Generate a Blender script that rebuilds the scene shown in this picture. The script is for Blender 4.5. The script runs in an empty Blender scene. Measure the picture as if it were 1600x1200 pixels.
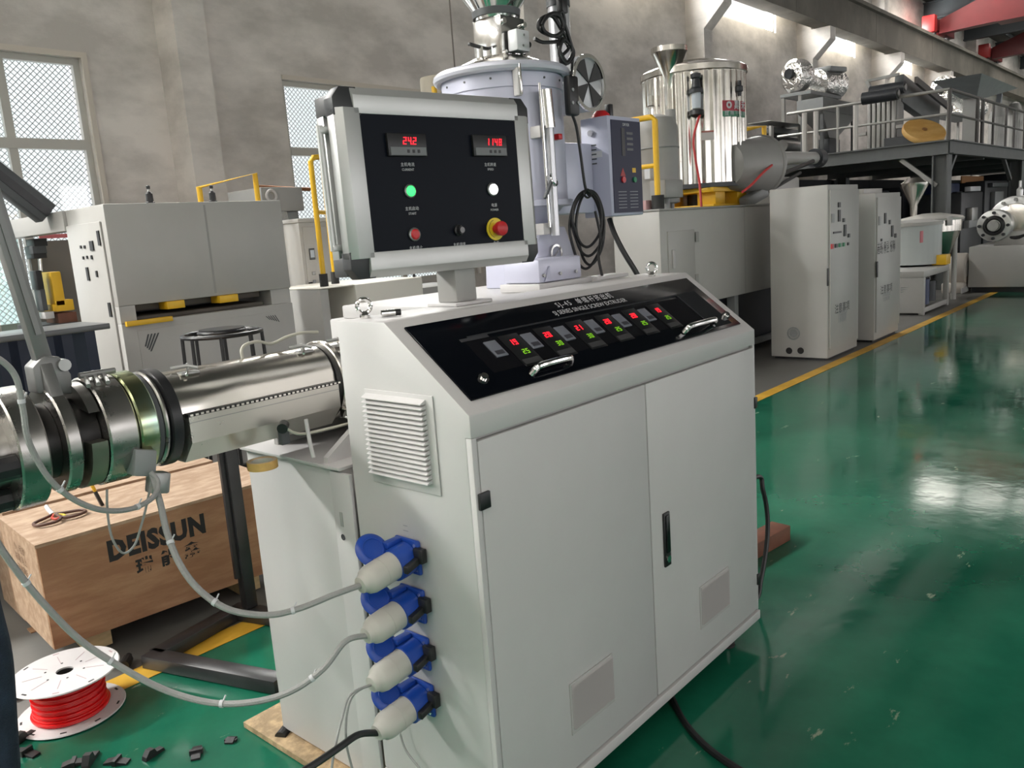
import bpy, bmesh, math, random
from mathutils import Vector, Matrix

random.seed(7)
SC = bpy.context.scene
COL = SC.collection
PI = math.pi

# ------------------------------------------------------------------ camera
CAM_H = 1.55
FPX = 1277.4                                   # focal length in pixels of the 1600 px wide frame
CR = Vector((0.65609292, -0.75143073, -0.06995663))
CU = Vector((0.1823925, 0.06793392, 0.98087612))
CF = Vector((0.73230803, 0.65630544, -0.18162629))
cam_d = bpy.data.cameras.new('camera')
cam_d.sensor_width = 36.0
cam_d.lens = 36.0 * FPX / 1600.0
cam_d.clip_start = 0.05
cam_d.clip_end = 200
cam = bpy.data.objects.new('camera', cam_d)
COL.objects.link(cam)
mw = Matrix.Identity(4)
for i in range(3):
    mw[i][0] = CR[i]; mw[i][1] = CU[i]; mw[i][2] = -CF[i]
mw[2][3] = CAM_H
cam.matrix_world = mw
SC.camera = cam

# ------------------------------------------------------------------ world, exposure, daylight, frontal fill
SC.view_settings.view_transform = 'Standard'
SC.view_settings.look = 'None'
SC.view_settings.gamma = 1.0
SC.view_settings.use_curve_mapping = False
SC.view_settings.exposure = 0.2
SC.cycles.max_bounces = 8
SC.cycles.diffuse_bounces = 4
SC.cycles.glossy_bounces = 4
SC.cycles.transparent_max_bounces = 16
SC.cycles.sample_clamp_indirect = 6.0
SC.cycles.caustics_reflective = False
SC.cycles.caustics_refractive = False
try:
    SC.cycles.use_denoising = True
except Exception:
    pass

WORLD_STR = 1.2
CLEREST_RAD = 290.0
CLEREST_FAR_RAD = 60.0
SKYLIGHT_RAD = 2.8
LOWWIN_RAD = 1.25
FRONT_FILL_RAD = 2.6
w = bpy.data.worlds.new('overcast_sky')
SC.world = w
w.use_nodes = True
bgn = w.node_tree.nodes['Background']
bgn.inputs[0].default_value = (0.93, 0.96, 1.0, 1)
bgn.inputs[1].default_value = WORLD_STR

WALL_Y = 9.0
BAY = 5.65
WIN_R = [3.82 + BAY * k for k in range(-2, 6)]     # right-hand edge of the window in each bay
WIN_W = 3.27

def area_light(name, loc, sx, sy, direction, radiance, colour):
    d = bpy.data.lights.new(name, 'AREA')
    d.shape = 'RECTANGLE'; d.size = sx; d.size_y = sy
    d.energy = radiance * math.pi * sx * sy
    d.color = colour
    o = bpy.data.objects.new(name, d)
    o.location = loc
    o.rotation_euler = Vector(direction).to_track_quat('-Z', 'Y').to_euler()
    COL.objects.link(o)
    return o

area_light('daylight_high_windows', (-7.5, WALL_Y + .35, 6.75), 13, 1.7, (0, -1, 0), CLEREST_RAD, (1.0, 0.955, 0.94))
area_light('daylight_high_windows_far', (29, WALL_Y + .35, 6.75), 58, 1.7, (0, -1, 0), CLEREST_FAR_RAD, (1.0, 0.955, 0.94))
area_light('front_fill', (19, -12.4, 2.6), 66, 3.4, (0, 1, 0), FRONT_FILL_RAD, (1.0, 0.95, 0.96))  # added frontal fill for the machine fronts, through unseen openings behind the viewer
area_light('daylight_low_windows', (8, WALL_Y + .35, 2.3), 44, 2.8, (0, -1, 0), LOWWIN_RAD, (0.96, 0.98, 1.0))

# ------------------------------------------------------------------ helpers
def AT(px, py, ax, v):
    """A point of the place: where the sight line through a photo pixel meets the plane ax = v."""
    d = CF + CR * ((px - 800) / FPX) + CU * ((600 - py) / FPX)
    a = 'xyz'.index(ax)
    c = Vector((0, 0, CAM_H))
    return c + d * ((v - c[a]) / d[a])

V = Vector
WLOC = {}

class MB:
    def __init__(s):
        s.v = []; s.f = []
    def add(s, vs, fs):
        n = len(s.v)
        s.v += [V(p) for p in vs]
        s.f += [[i + n for i in q] for q in fs]
        return s
    def box(s, x0, x1, y0, y1, z0, z1):
        return s.obox((x0, y0, z0), (x1 - x0, 0, 0), (0, y1 - y0, 0), (0, 0, z1 - z0))
    def obox(s, o, a, b, c):
        o, a, b, c = V(o), V(a), V(b), V(c)
        vs = [o, o + a, o + a + b, o + b, o + c, o + a + c, o + a + b + c, o + b + c]
        fs = [(0, 3, 2, 1), (4, 5, 6, 7), (0, 1, 5, 4), (1, 2, 6, 5), (2, 3, 7, 6), (3, 0, 4, 7)]
        if a.cross(b).dot(c) < 0:
            fs = [q[::-1] for q in fs]
        return s.add(vs, fs)
    def cbox(s, c, sx, sy, sz):
        return s.box(c[0] - sx / 2, c[0] + sx / 2, c[1] - sy / 2, c[1] + sy / 2, c[2] - sz / 2, c[2] + sz / 2)
    def bar(s, p0, p1, w, h=None, up=(0, 0, 1)):
        """square bar from p0 to p1"""
        h = h or w
        p0, p1 = V(p0), V(p1)
        t = (p1 - p0).normalized()
        u = V(up)
        if abs(t.dot(u)) > .98: u = V((1, 0, 0))
        a = t.cross(u).normalized(); b = a.cross(t).normalized()
        return s.obox(p0 - a * w / 2 - b * h / 2, p1 - p0, a * w, b * h)
    def cyl(s, p0, p1, r0, r1=None, n=16, cap=True):
        r1 = r0 if r1 is None else r1
        p0, p1 = V(p0), V(p1)
        return s.lathe([(r0, 0), (r1, (p1 - p0).length)], p0, p1 - p0, n, cap)
    def lathe(s, prof, o, axis=(0, 0, 1), n=24, cap=True, ripple=None):
        t = V(axis).normalized(); o = V(o)
        u = V((0, 0, 1)) if abs(t.z) < .9 else V((1, 0, 0))
        a = t.cross(u).normalized(); b = t.cross(a).normalized()
        vs = []; fs = []
        for r, h in prof:
            for k in range(n):
                q = 2 * PI * k / n
                rr = r * (1 + (ripple(q) if ripple else 0))
                vs.append(o + t * h + a * (rr * math.cos(q)) + b * (rr * math.sin(q)))
        m = len(prof)
        for j in range(m - 1):
            for k in range(n):
                k2 = (k + 1) % n
                fs.append((j * n + k, j * n + k2, (j + 1) * n + k2, (j + 1) * n + k))
        if cap:
            if prof[0][0] > 1e-6: fs.append(tuple(range(n))[::-1])
            if prof[-1][0] > 1e-6: fs.append(tuple((m - 1) * n + k for k in range(n)))
        return s.add(vs, fs)
    def ring(s, o, axis, ro, ri, h, n=32):
        return s.lathe([(ri, 0), (ro, 0), (ro, h), (ri, h), (ri, 0)], o, axis, n, cap=False)
    def torus(s, o, axis, R, r, n=28, m=8):
        prof = [(R + r * math.cos(2 * PI * k / m), r * math.sin(2 * PI * k / m)) for k in range(m + 1)]
        return s.lathe(prof, o, axis, n, cap=False)
    def prism(s, poly, plane, a0, a1):
        """polygon (u,v) extruded along the axis left out of plane ('yz','xz','xy')"""
        def mk(u, v, w):
            return {'yz': (w, u, v), 'xz': (u, w, v), 'xy': (u, v, w)}[plane]
        n = len(poly)
        vs = [mk(u, v, a0) for u, v in poly] + [mk(u, v, a1) for u, v in poly]
        fs = [tuple(range(n)), tuple(range(n, 2 * n))[::-1]]
        fs += [(i, n + i, n + (i + 1) % n, (i + 1) % n) for i in range(n)]
        return s.add(vs, fs)
    def tube(s, pts, r, n=8, close=False, cap=True):
        pts = [V(p) for p in pts]
        m = len(pts)
        rr = r if isinstance(r, (list, tuple)) else [r] * m
        vs = []; fs = []
        t0 = (pts[1] - pts[0]).normalized()
        u = V((0, 0, 1)) if abs(t0.z) < .9 else V((1, 0, 0))
        a = t0.cross(u).normalized()
        for i in range(m):
            if close:
                t = (pts[(i + 1) % m] - pts[i - 1]).normalized()
            else:
                t = (pts[min(i + 1, m - 1)] - pts[max(i - 1, 0)]).normalized()
            a = (a - t * a.dot(t))
            a = a.normalized() if a.length > 1e-6 else t.orthogonal().normalized()
            b = t.cross(a)
            for k in range(n):
                q = 2 * PI * k / n
                vs.append(pts[i] + a * (rr[i] * math.cos(q)) + b * (rr[i] * math.sin(q)))
        for i in range(m if close else m - 1):
            j = (i + 1) % m
            for k in range(n):
                k2 = (k + 1) % n
                fs.append((i * n + k, i * n + k2, j * n + k2, j * n + k))
        if cap and not close:
            fs.append(tuple(range(n))[::-1]); fs.append(tuple((m - 1) * n + k for k in range(n)))
        return s.add(vs, fs)
    def xf(s, fn):
        s.v = [V(fn(p)) for p in s.v]
        return s
    def build(s, name, mat, parent=None, bevel=0, seg=2, smooth=35, origin=None):
        me = bpy.data.meshes.new(name)
        lo = V((min(p.x for p in s.v), min(p.y for p in s.v), min(p.z for p in s.v)))
        hi = V((max(p.x for p in s.v), max(p.y for p in s.v), max(p.z for p in s.v)))
        c = V(origin) if origin is not None else V(((lo.x + hi.x) / 2, (lo.y + hi.y) / 2, lo.z if parent is None else (lo.z + hi.z) / 2))
        me.from_pydata([p - c for p in s.v], [], s.f)
        bm = bmesh.new(); bm.from_mesh(me)
        bmesh.ops.recalc_face_normals(bm, faces=bm.faces)
        if bevel > 0:
            es = [e for e in bm.edges if len(e.link_faces) == 2 and e.calc_face_angle(0) > .6]
            try:
                bmesh.ops.bevel(bm, geom=es, offset=bevel, segments=seg, profile=.5, affect='EDGES', clamp_overlap=True)
            except Exception:
                pass
        bm.to_mesh(me); bm.free()
        if smooth:
            for p in me.polygons: p.use_smooth = True
            me.set_sharp_from_angle(angle=math.radians(smooth))
        me.materials.append(mat)
        o = bpy.data.objects.new(name, me)
        COL.objects.link(o)
        place(o, c, parent)
        return o

def place(o, world, parent=None):
    WLOC[o.name] = V(world)
    if parent is not None:
        o.parent = parent
        o.location = V(world) - WLOC[parent.name]
    else:
        o.location = V(world)

def tag(o, label=None, cat=None, group=None, kind=None):
    if label: o['label'] = label
    if cat: o['category'] = cat
    if group: o['group'] = group
    if kind: o['kind'] = kind
    return o

def thing(name, label, cat, loc, group=None):
    o = bpy.data.objects.new(name, None)
    o.empty_display_size = .1
    COL.objects.link(o)
    place(o, loc)
    return tag(o, label, cat, group)

def copy_tree(src, delta, parent=None, rotz=None):
    """copy a thing with its parts, moved by delta"""
    c = src.copy(); COL.objects.link(c)
    if parent is None:
        c.location = src.location + V(delta)
        if rotz is not None: c.rotation_euler.z = rotz
        WLOC[c.name] = WLOC[src.name] + V(delta)
    else:
        c.parent = parent
        WLOC[c.name] = WLOC[src.name] + V(delta)
    for ch in [x for x in src.children]:
        copy_tree(ch, delta, c)
    return c

def spline(pts, per=8, close=False):
    """Catmull-Rom through the points"""
    pts = [V(p) for p in pts]; n = len(pts); out = []
    rng = range(n) if close else range(n - 1)
    for i in rng:
        if close:
            p0, p1, p2, p3 = pts[i - 1], pts[i], pts[(i + 1) % n], pts[(i + 2) % n]
        else:
            p0, p1, p2, p3 = pts[max(i - 1, 0)], pts[i], pts[i + 1], pts[min(i + 2, n - 1)]
        for k in range(per):
            t = k / per
            out.append(.5 * ((2 * p1) + (p2 - p0) * t + (2 * p0 - 5 * p1 + 4 * p2 - p3) * t * t + (3 * p1 - p0 - 3 * p2 + p3) * t ** 3))
    if not close: out.append(pts[-1])
    return out

# ------------------------------------------------------------------ materials
MATS = {}
def M(name, col=(.8, .8, .8), rough=.5, metal=0.0, var=0.0, scale=6.0, bump=0.0, bscale=40.0, coat=0.0, emit=None, spec=.5, rvar=0.0, stretch=None, vcol=None, vlo=.42, vhi=.66):
    if name in MATS: return MATS[name]
    m = bpy.data.materials.new(name); m.use_nodes = True
    nt = m.node_tree; b = nt.nodes['Principled BSDF']
    b.inputs['Base Color'].default_value = (*col, 1)
    b.inputs['Roughness'].default_value = rough
    b.inputs['Metallic'].default_value = metal
    b.inputs['Coat Weight'].default_value = coat
    b.inputs['Coat Roughness'].default_value = .08
    b.inputs['Specular IOR Level'].default_value = spec
    if emit:
        b.inputs['Emission Color'].default_value = (*emit[0], 1)
        b.inputs['Emission Strength'].default_value = emit[1]
    if var or bump or rvar or vcol:
        tc = nt.nodes.new('ShaderNodeTexCoord')
        src = tc.outputs['Object']
        if stretch:
            mp = nt.nodes.new('ShaderNodeMapping'); mp.inputs['Scale'].default_value = stretch
            nt.links.new(src, mp.inputs[0]); src = mp.outputs[0]
        nz = nt.nodes.new('ShaderNodeTexNoise')
        nz.inputs['Scale'].default_value = scale; nz.inputs['Detail'].default_value = 6
        nz.inputs['Roughness'].default_value = .6
        nt.links.new(src, nz.inputs['Vector'])
        if var or vcol:
            rp = nt.nodes.new('ShaderNodeValToRGB')
            rp.color_ramp.elements[0].position = vlo; rp.color_ramp.elements[1].position = vhi
            c2 = vcol if vcol else tuple(min(1, c * (1 + var)) for c in col)
            c1 = col if vcol else tuple(c * (1 - var) for c in col)
            rp.color_ramp.elements[0].color = (*c1, 1)
            rp.color_ramp.elements[1].color = (*c2, 1)
            nt.links.new(nz.outputs['Fac'], rp.inputs['Fac'])
            nt.links.new(rp.outputs['Color'], b.inputs['Base Color'])
        if rvar:
            mr = nt.nodes.new('ShaderNodeMapRange')
            mr.inputs['From Min'].default_value = .3; mr.inputs['From Max'].default_value = .7
            mr.inputs['To Min'].default_value = max(.02, rough - rvar); mr.inputs['To Max'].default_value = rough + rvar
            nt.links.new(nz.outputs['Fac'], mr.inputs['Value'])
            nt.links.new(mr.outputs['Result'], b.inputs['Roughness'])
        if bump:
            n2 = nt.nodes.new('ShaderNodeTexNoise')
            n2.inputs['Scale'].default_value = bscale; n2.inputs['Detail'].default_value = 4
            nt.links.new(src, n2.inputs['Vector'])
            bp = nt.nodes.new('ShaderNodeBump'); bp.inputs['Strength'].default_value = bump
            bp.inputs['Distance'].default_value = .01
            nt.links.new(n2.outputs['Fac'], bp.inputs['Height'])
            nt.links.new(bp.outputs['Normal'], b.inputs['Normal'])
    MATS[name] = m
    return m

def glow(name, col, st):
    return M(name, col, .5, emit=(col, st))

white = M('white_paint', (.535, .52, .515), .42, var=.02, scale=3, bump=.03, bscale=90)
white2 = M('white_paint_aged', (.52, .52, .48), .45, var=.04, scale=2.5)
offwhite = M('offwhite_paint', (.45, .44, .42), .4, var=.03, scale=2)
greywhite = M('grey_white_paint', (.325, .32, .305), .45, var=.04, scale=2)
midgrey = M('mid_grey_paint', (.26, .27, .27), .45, var=.06, scale=4)
darkgrey = M('dark_grey_paint', (.07, .075, .08), .5, var=.1, scale=4)
steelgrey = M('grey_steel_paint', (.115, .122, .122), .45, var=.08, scale=3)
alu = M('aluminium', (.54, .54, .53), .38, .55, var=.03, scale=4)
chrome = M('polished_chrome', (.82, .81, .79), .12, 1.0)
steel = M('turned_steel', (.46, .445, .42), .3, 1.0, rvar=.07, scale=8)
steel_dull = M('dull_steel', (.40, .40, .39), .42, .9, var=.08, scale=9)
stainless = M('stainless_sheet', (.72, .69, .64), .2, 1.0, rvar=.06, scale=5)
foil = M('foil_wrap', (.80, .78, .75), .2, .9, bump=1.0, bscale=9)
for n_ in foil.node_tree.nodes:
    if n_.type == 'BUMP': n_.inputs['Distance'].default_value = .06
zinc = M('zinc_passivated_steel', (.47, .50, .27), .22, 1.0, vcol=(.42, .60, .52), scale=7, rvar=.06)
blacksteel = M('black_steel', (.018, .018, .02), .35, 0, var=.2, scale=10)
blackplastic = M('black_plastic', (.012, .012, .013), .38)
blackpanel = M('black_panel', (.004, .006, .011), .4, spec=.1)
blackglass = M('black_glass', (.003, .0038, .006), .12, spec=.12)
blackcap = M('black_corner_plastic', (.03, .031, .033), .42)
bluep = M('blue_socket_plastic', (.01, .055, .33), .32)
plugwhite = M('plug_offwhite_plastic', (.50, .485, .44), .4)
yellow = M('yellow_paint', (.80, .47, .02), .4, var=.05, scale=5)
redp = M('red_plastic', (.55, .02, .025), .35)
redhose = M('red_hose', (.60, .06, .06), .4)
lav = M('lavender_grey_paint', (.54, .545, .66), .33, .1, var=.02, scale=2)
lav2 = M('lavender_grey_box', (.47, .48, .60), .4, var=.02, scale=2)
navy = M('navy_panel', (.018, .02, .05), .4, spec=.25)
cablegrey = M('grey_cable_sleeve', (.32, .32, .31), .5, bump=.3, bscale=160)
cableblack = M('black_cable_rubber', (.012, .012, .013), .42)
rubber = M('rubber', (.02, .02, .02), .7)
wood = M('plywood', (.33, .165, .085), .6, vcol=(.43, .245, .135), scale=3.2, stretch=(1.2, 6, 7), bump=.15, bscale=50)
woodtop = M('plywood_top', (.36, .235, .15), .65, vcol=(.50, .36, .25), scale=5, stretch=(2, 5, 5), bump=.2, bscale=60)
woodpale = M('pale_pine', (.60, .45, .24), .6, var=.12, scale=7, stretch=(1, 5, 5))
osb = M('chipboard', (.42, .30, .17), .75, var=.25, scale=30, bump=.4, bscale=60)
redbrown = M('red_brown_timber', (.16, .06, .035), .6, var=.15, scale=9)
ink = M('black_ink', (.012, .011, .012), .6)
lettering_w = M('white_print', (.62, .62, .64), .5)
lettering_g = M('grey_print', (.28, .29, .31), .5)
cranered = M('crane_red_paint', (.13, .010, .012), .42, var=.08, scale=2)
cranelightred = M('crane_bright_red_paint', (.30, .016, .016), .4)
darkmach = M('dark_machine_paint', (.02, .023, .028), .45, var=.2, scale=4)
bluemach = M('dark_blue_machine_paint', (.012, .025, .085), .4)
jeans = M('dark_denim', (.018, .03, .055), .85, var=.25, scale=12, bump=.5, bscale=220)
shirt = M('grey_work_shirt', (.36, .37, .37), .85, var=.08, scale=6, bump=.3, bscale=90)
skin = M('skin', (.52, .31, .22), .55)
hair = M('dark_hair', (.012, .01, .009), .6)

def text(s, o, xd, yd, size, mat, parent, name='lettering', spacing=1.0, bold=0.0, align='CENTER', lift=.0006, sx=1.0):
    """flat lettering: origin o, reading direction xd, up direction yd"""
    cu = bpy.data.curves.new(name, 'FONT')
    cu.body = s; cu.size = size; cu.align_x = align; cu.align_y = 'CENTER'
    cu.space_character = spacing; cu.offset = bold; cu.resolution_u = 2
    tmp = bpy.data.objects.new('tmp', cu); COL.objects.link(tmp)
    dg = bpy.context.evaluated_depsgraph_get()
    me0 = tmp.evaluated_get(dg).to_mesh()
    xd = V(xd).normalized(); yd = V(yd).normalized(); nd = xd.cross(yd)
    o = V(o)
    vs = [o + xd * (v.co.x * sx) + yd * v.co.y + nd * lift for v in me0.vertices]
    fs = [tuple(p.vertices) for p in me0.polygons]
    tmp.evaluated_get(dg).to_mesh_clear()
    COL.objects.unlink(tmp); bpy.data.objects.remove(tmp); bpy.data.curves.remove(cu)
    if not vs: return None
    b = MB(); b.v = vs; b.f = [list(f) for f in fs]
    me = bpy.data.meshes.new(name)
    c = sum(vs, V((0, 0, 0))) / len(vs)
    me.from_pydata([p - c for p in vs], [], b.f)
    me.materials.append(mat)
    ob = bpy.data.objects.new(name, me); COL.objects.link(ob)
    place(ob, c, parent)
    return ob

SEG = {'0': 'abcdef', '1': 'bc', '2': 'abged', '3': 'abgcd', '4': 'fgbc', '5': 'afgcd', '6': 'afgedc', '7': 'abc', '8': 'abcdefg', '9': 'abcdfg'}
def digits(s, o, xd, yd, h, mat, parent, name='digits', wd=.55, gap=.28):
    """seven-segment figures, left end at o, lower edge at o"""
    xd = V(xd).normalized(); yd = V(yd).normalized(); nd = xd.cross(yd)
    t = h * .14; W = h * wd
    b = MB(); x = 0
    for ch in s:
        if ch == '.':
            b.obox(V(o) + xd * (x - h * gap * .8), xd * t, yd * t, nd * .0008); continue
        R = {'a': (0, h - t, W, t), 'g': (0, (h - t) / 2, W, t), 'd': (0, 0, W, t), 'f': (0, h / 2, t, h / 2), 'b': (W - t, h / 2, t, h / 2), 'e': (0, 0, t, h / 2), 'c': (W - t, 0, t, h / 2)}
        for k in SEG[ch]:
            u, v, a, c = R[k]
            u += .15 * v
            b.obox(V(o) + xd * (x + u) + yd * v, xd * a, yd * c, nd * .0008)
        x += W + h * gap
    return b.build(name, mat, parent, smooth=0)
# ------------------------------------------------------------------ the hall
def floor_mat():
    m = bpy.data.materials.new('green_epoxy_floor'); m.use_nodes = True
    nt = m.node_tree; b = nt.nodes['Principled BSDF']; N = nt.nodes.new; L = nt.links.new
    tc = N('ShaderNodeTexCoord')
    n1 = N('ShaderNodeTexNoise'); n1.inputs['Scale'].default_value = 1.1; n1.inputs['Detail'].default_value = 6; n1.inputs['Roughness'].default_value = .65
    L(tc.outputs['Object'], n1.inputs['Vector'])
    r1 = N('ShaderNodeValToRGB'); r1.color_ramp.elements[0].position = .35; r1.color_ramp.elements[1].position = .7
    r1.color_ramp.elements[0].color = (.006, .088, .051, 1); r1.color_ramp.elements[1].color = (.017, .172, .098, 1)
    L(n1.outputs['Fac'], r1.inputs['Fac'])
    # trodden-in pale scuffs and chips
    mp = N('ShaderNodeMapping'); mp.inputs['Scale'].default_value = (1.0, 2.6, 1); mp.inputs['Rotation'].default_value = (0, 0, .5)
    L(tc.outputs['Object'], mp.inputs[0])
    n2 = N('ShaderNodeTexNoise'); n2.inputs['Scale'].default_value = 5.5; n2.inputs['Detail'].default_value = 7; n2.inputs['Roughness'].default_value = .66
    L(mp.outputs[0], n2.inputs['Vector'])
    r2 = N('ShaderNodeValToRGB'); r2.color_ramp.elements[0].position = .655; r2.color_ramp.elements[1].position = .70
    L(n2.outputs['Fac'], r2.inputs['Fac'])
    mu = N('ShaderNodeMath'); mu.operation = 'MULTIPLY'; mu.inputs[1].default_value = .55
    L(r2.outputs['Color'], mu.inputs[0])
    mx = N('ShaderNodeMix'); mx.data_type = 'RGBA'
    L(mu.outputs[0], mx.inputs[0]); L(r1.outputs['Color'], mx.inputs[6]); mx.inputs[7].default_value = (.42, .46, .34, 1)
    L(mx.outputs[2], b.inputs['Base Color'])
    mr = N('ShaderNodeMapRange'); mr.inputs['From Min'].default_value = .35; mr.inputs['From Max'].default_value = .75
    mr.inputs['To Min'].default_value = .06; mr.inputs['To Max'].default_value = .18
    L(n1.outputs['Fac'], mr.inputs['Value']); L(mr.outputs['Result'], b.inputs['Roughness'])
    n3 = N('ShaderNodeTexNoise'); n3.inputs['Scale'].default_value = 5; n3.inputs['Detail'].default_value = 3
    L(tc.outputs['Object'], n3.inputs['Vector'])
    bp = N('ShaderNodeBump'); bp.inputs['Strength'].default_value = .06; bp.inputs['Distance'].default_value = .02
    L(n3.outputs['Fac'], bp.inputs['Height']); L(bp.outputs['Normal'], b.inputs['Normal'])
    b.inputs['Specular IOR Level'].default_value = .55
    return m

def wall_mat():
    m = bpy.data.materials.new('rendered_concrete_wall'); m.use_nodes = True
    nt = m.node_tree; b = nt.nodes['Principled BSDF']; N = nt.nodes.new; L = nt.links.new
    tc = N('ShaderNodeTexCoord')
    mp = N('ShaderNodeMapping'); mp.inputs['Scale'].default_value = (.6, .6, 1.25)
    L(tc.outputs['Object'], mp.inputs[0])
    n1 = N('ShaderNodeTexNoise'); n1.inputs['Scale'].default_value = 1.15; n1.inputs['Detail'].default_value = 9; n1.inputs['Roughness'].default_value = .62
    L(mp.outputs[0], n1.inputs['Vector'])
    r1 = N('ShaderNodeValToRGB'); r1.color_ramp.elements[0].position = .38; r1.color_ramp.elements[1].position = .60
    r1.color_ramp.elements[0].color = (.52, .49, .455, 1); r1.color_ramp.elements[1].color = (.78, .735, .69, 1)
    L(n1.outputs['Fac'], r1.inputs['Fac']); L(r1.outputs['Color'], b.inputs['Base Color'])
    b.inputs['Roughness'].default_value = .85
    n2 = N('ShaderNodeTexNoise'); n2.inputs['Scale'].default_value = 6; n2.inputs['Detail'].default_value = 8
    L(tc.outputs['Object'], n2.inputs['Vector'])
    bp = N('ShaderNodeBump'); bp.inputs['Strength'].default_value = .35; bp.inputs['Distance'].default_value = .02
    L(n2.outputs['Fac'], bp.inputs['Height']); L(bp.outputs['Normal'], b.inputs['Normal'])
    return m

def glass_mat(name='window_glass', tint=(.96, .98, .97), gl=.08):
    m = bpy.data.materials.new(name); m.use_nodes = True
    nt = m.node_tree; N = nt.nodes.new
    for n in list(nt.nodes):
        if n.type != 'OUTPUT_MATERIAL': nt.nodes.remove(n)
    out = [n for n in nt.nodes if n.type == 'OUTPUT_MATERIAL'][0]
    t = N('ShaderNodeBsdfTransparent'); t.inputs[0].default_value = (*tint, 1)
    g = N('ShaderNodeBsdfGlossy'); g.inputs['Roughness'].default_value = .03
    mx = N('ShaderNodeMixShader')
    mx.inputs[0].default_value = gl
    nt.links.new(t.outputs[0], mx.inputs[1]); nt.links.new(g.outputs[0], mx.inputs[2])
    nt.links.new(mx.outputs[0], out.inputs[0])
    return m

FLOORM = floor_mat(); WALLM = wall_mat(); GLASS = glass_mat()
CONC = M('grey_concrete_floor', (.145, .14, .13), .45, var=.12, scale=1.4, rvar=.08, bump=.05, bscale=30)
LINE = M('floor_line_yellow', (.62, .34, .03), .5, vcol=(.80, .48, .06), scale=3)
BEAMC = M('precast_concrete', (.185, .17, .145), .85, var=.14, scale=1.2, bump=.2, bscale=14)
COLC = M('painted_concrete_column', (.42, .395, .35), .8, var=.12, scale=1.5, bump=.2, bscale=9)
FRAMEW = M('window_frame_cream', (.50, .49, .45), .5)
REVEAL = M('window_reveal_plaster', (.60, .55, .48), .8)
ROOF = M('roof_deck', (.11, .10, .095), .7, var=.1, scale=1)
ROOFBEAM = M('roof_beam_paint', (.03, .037, .042), .6)
SKYL = glow('skylight_panel', (1.0, .95, .89), SKYLIGHT_RAD)
GUARD = M('wire_guard', (.45, .47, .48), .5)

fl = MB().box(-14, 60, -12, WALL_Y, -.15, 0).build('floor', FLOORM, smooth=0)
tag(fl, 'glossy green epoxy floor with pale scuffs', 'floor', kind='structure')
gs = MB().box(-14, 60, 3.03, WALL_Y, 0, .0015).build('concrete_strip', CONC, fl, smooth=0)
yl = MB().box(-14, 60, 2.97, 3.085, .0016, .003).build('yellow_line', LINE, fl, smooth=0)

# back wall with low and high window openings
LOW_Z = (.95, 3.6); HIGH_Z = (5.95, 7.5)
def wall_back():
    b = MB()
    y0, y1 = WALL_Y, WALL_Y + .28
    x = -14.0
    xs = []
    for i, xr in enumerate(WIN_R):
        xl = xr - WIN_W
        b.box(x, xl, y0, y1, 0, 8.6)
        if i < 4:
            b.box(xl, xr, y0, y1, 0, LOW_Z[0]); b.box(xl, xr, y0, y1, LOW_Z[1], HIGH_Z[0])
        else:
            b.box(xl, xr, y0, y1, 0, HIGH_Z[0])
        b.box(xl, xr, y0, y1, HIGH_Z[1], 8.6)
        x = xr
    b.box(x, 60, y0, y1, 0, 8.6)
    return b.build('wall_back', WALLM, smooth=0)
wb = tag(wall_back(), 'mottled beige rendered wall behind the machines', 'wall', kind='structure')
we = tag(MB().box(52, 52.3, -12, WALL_Y, 0, 8.6).build('wall_end', M('end_wall', (.16, .155, .15), .8, var=.1, scale=.8), smooth=0), 'far end wall of the hall', 'wall', kind='structure')

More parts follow.
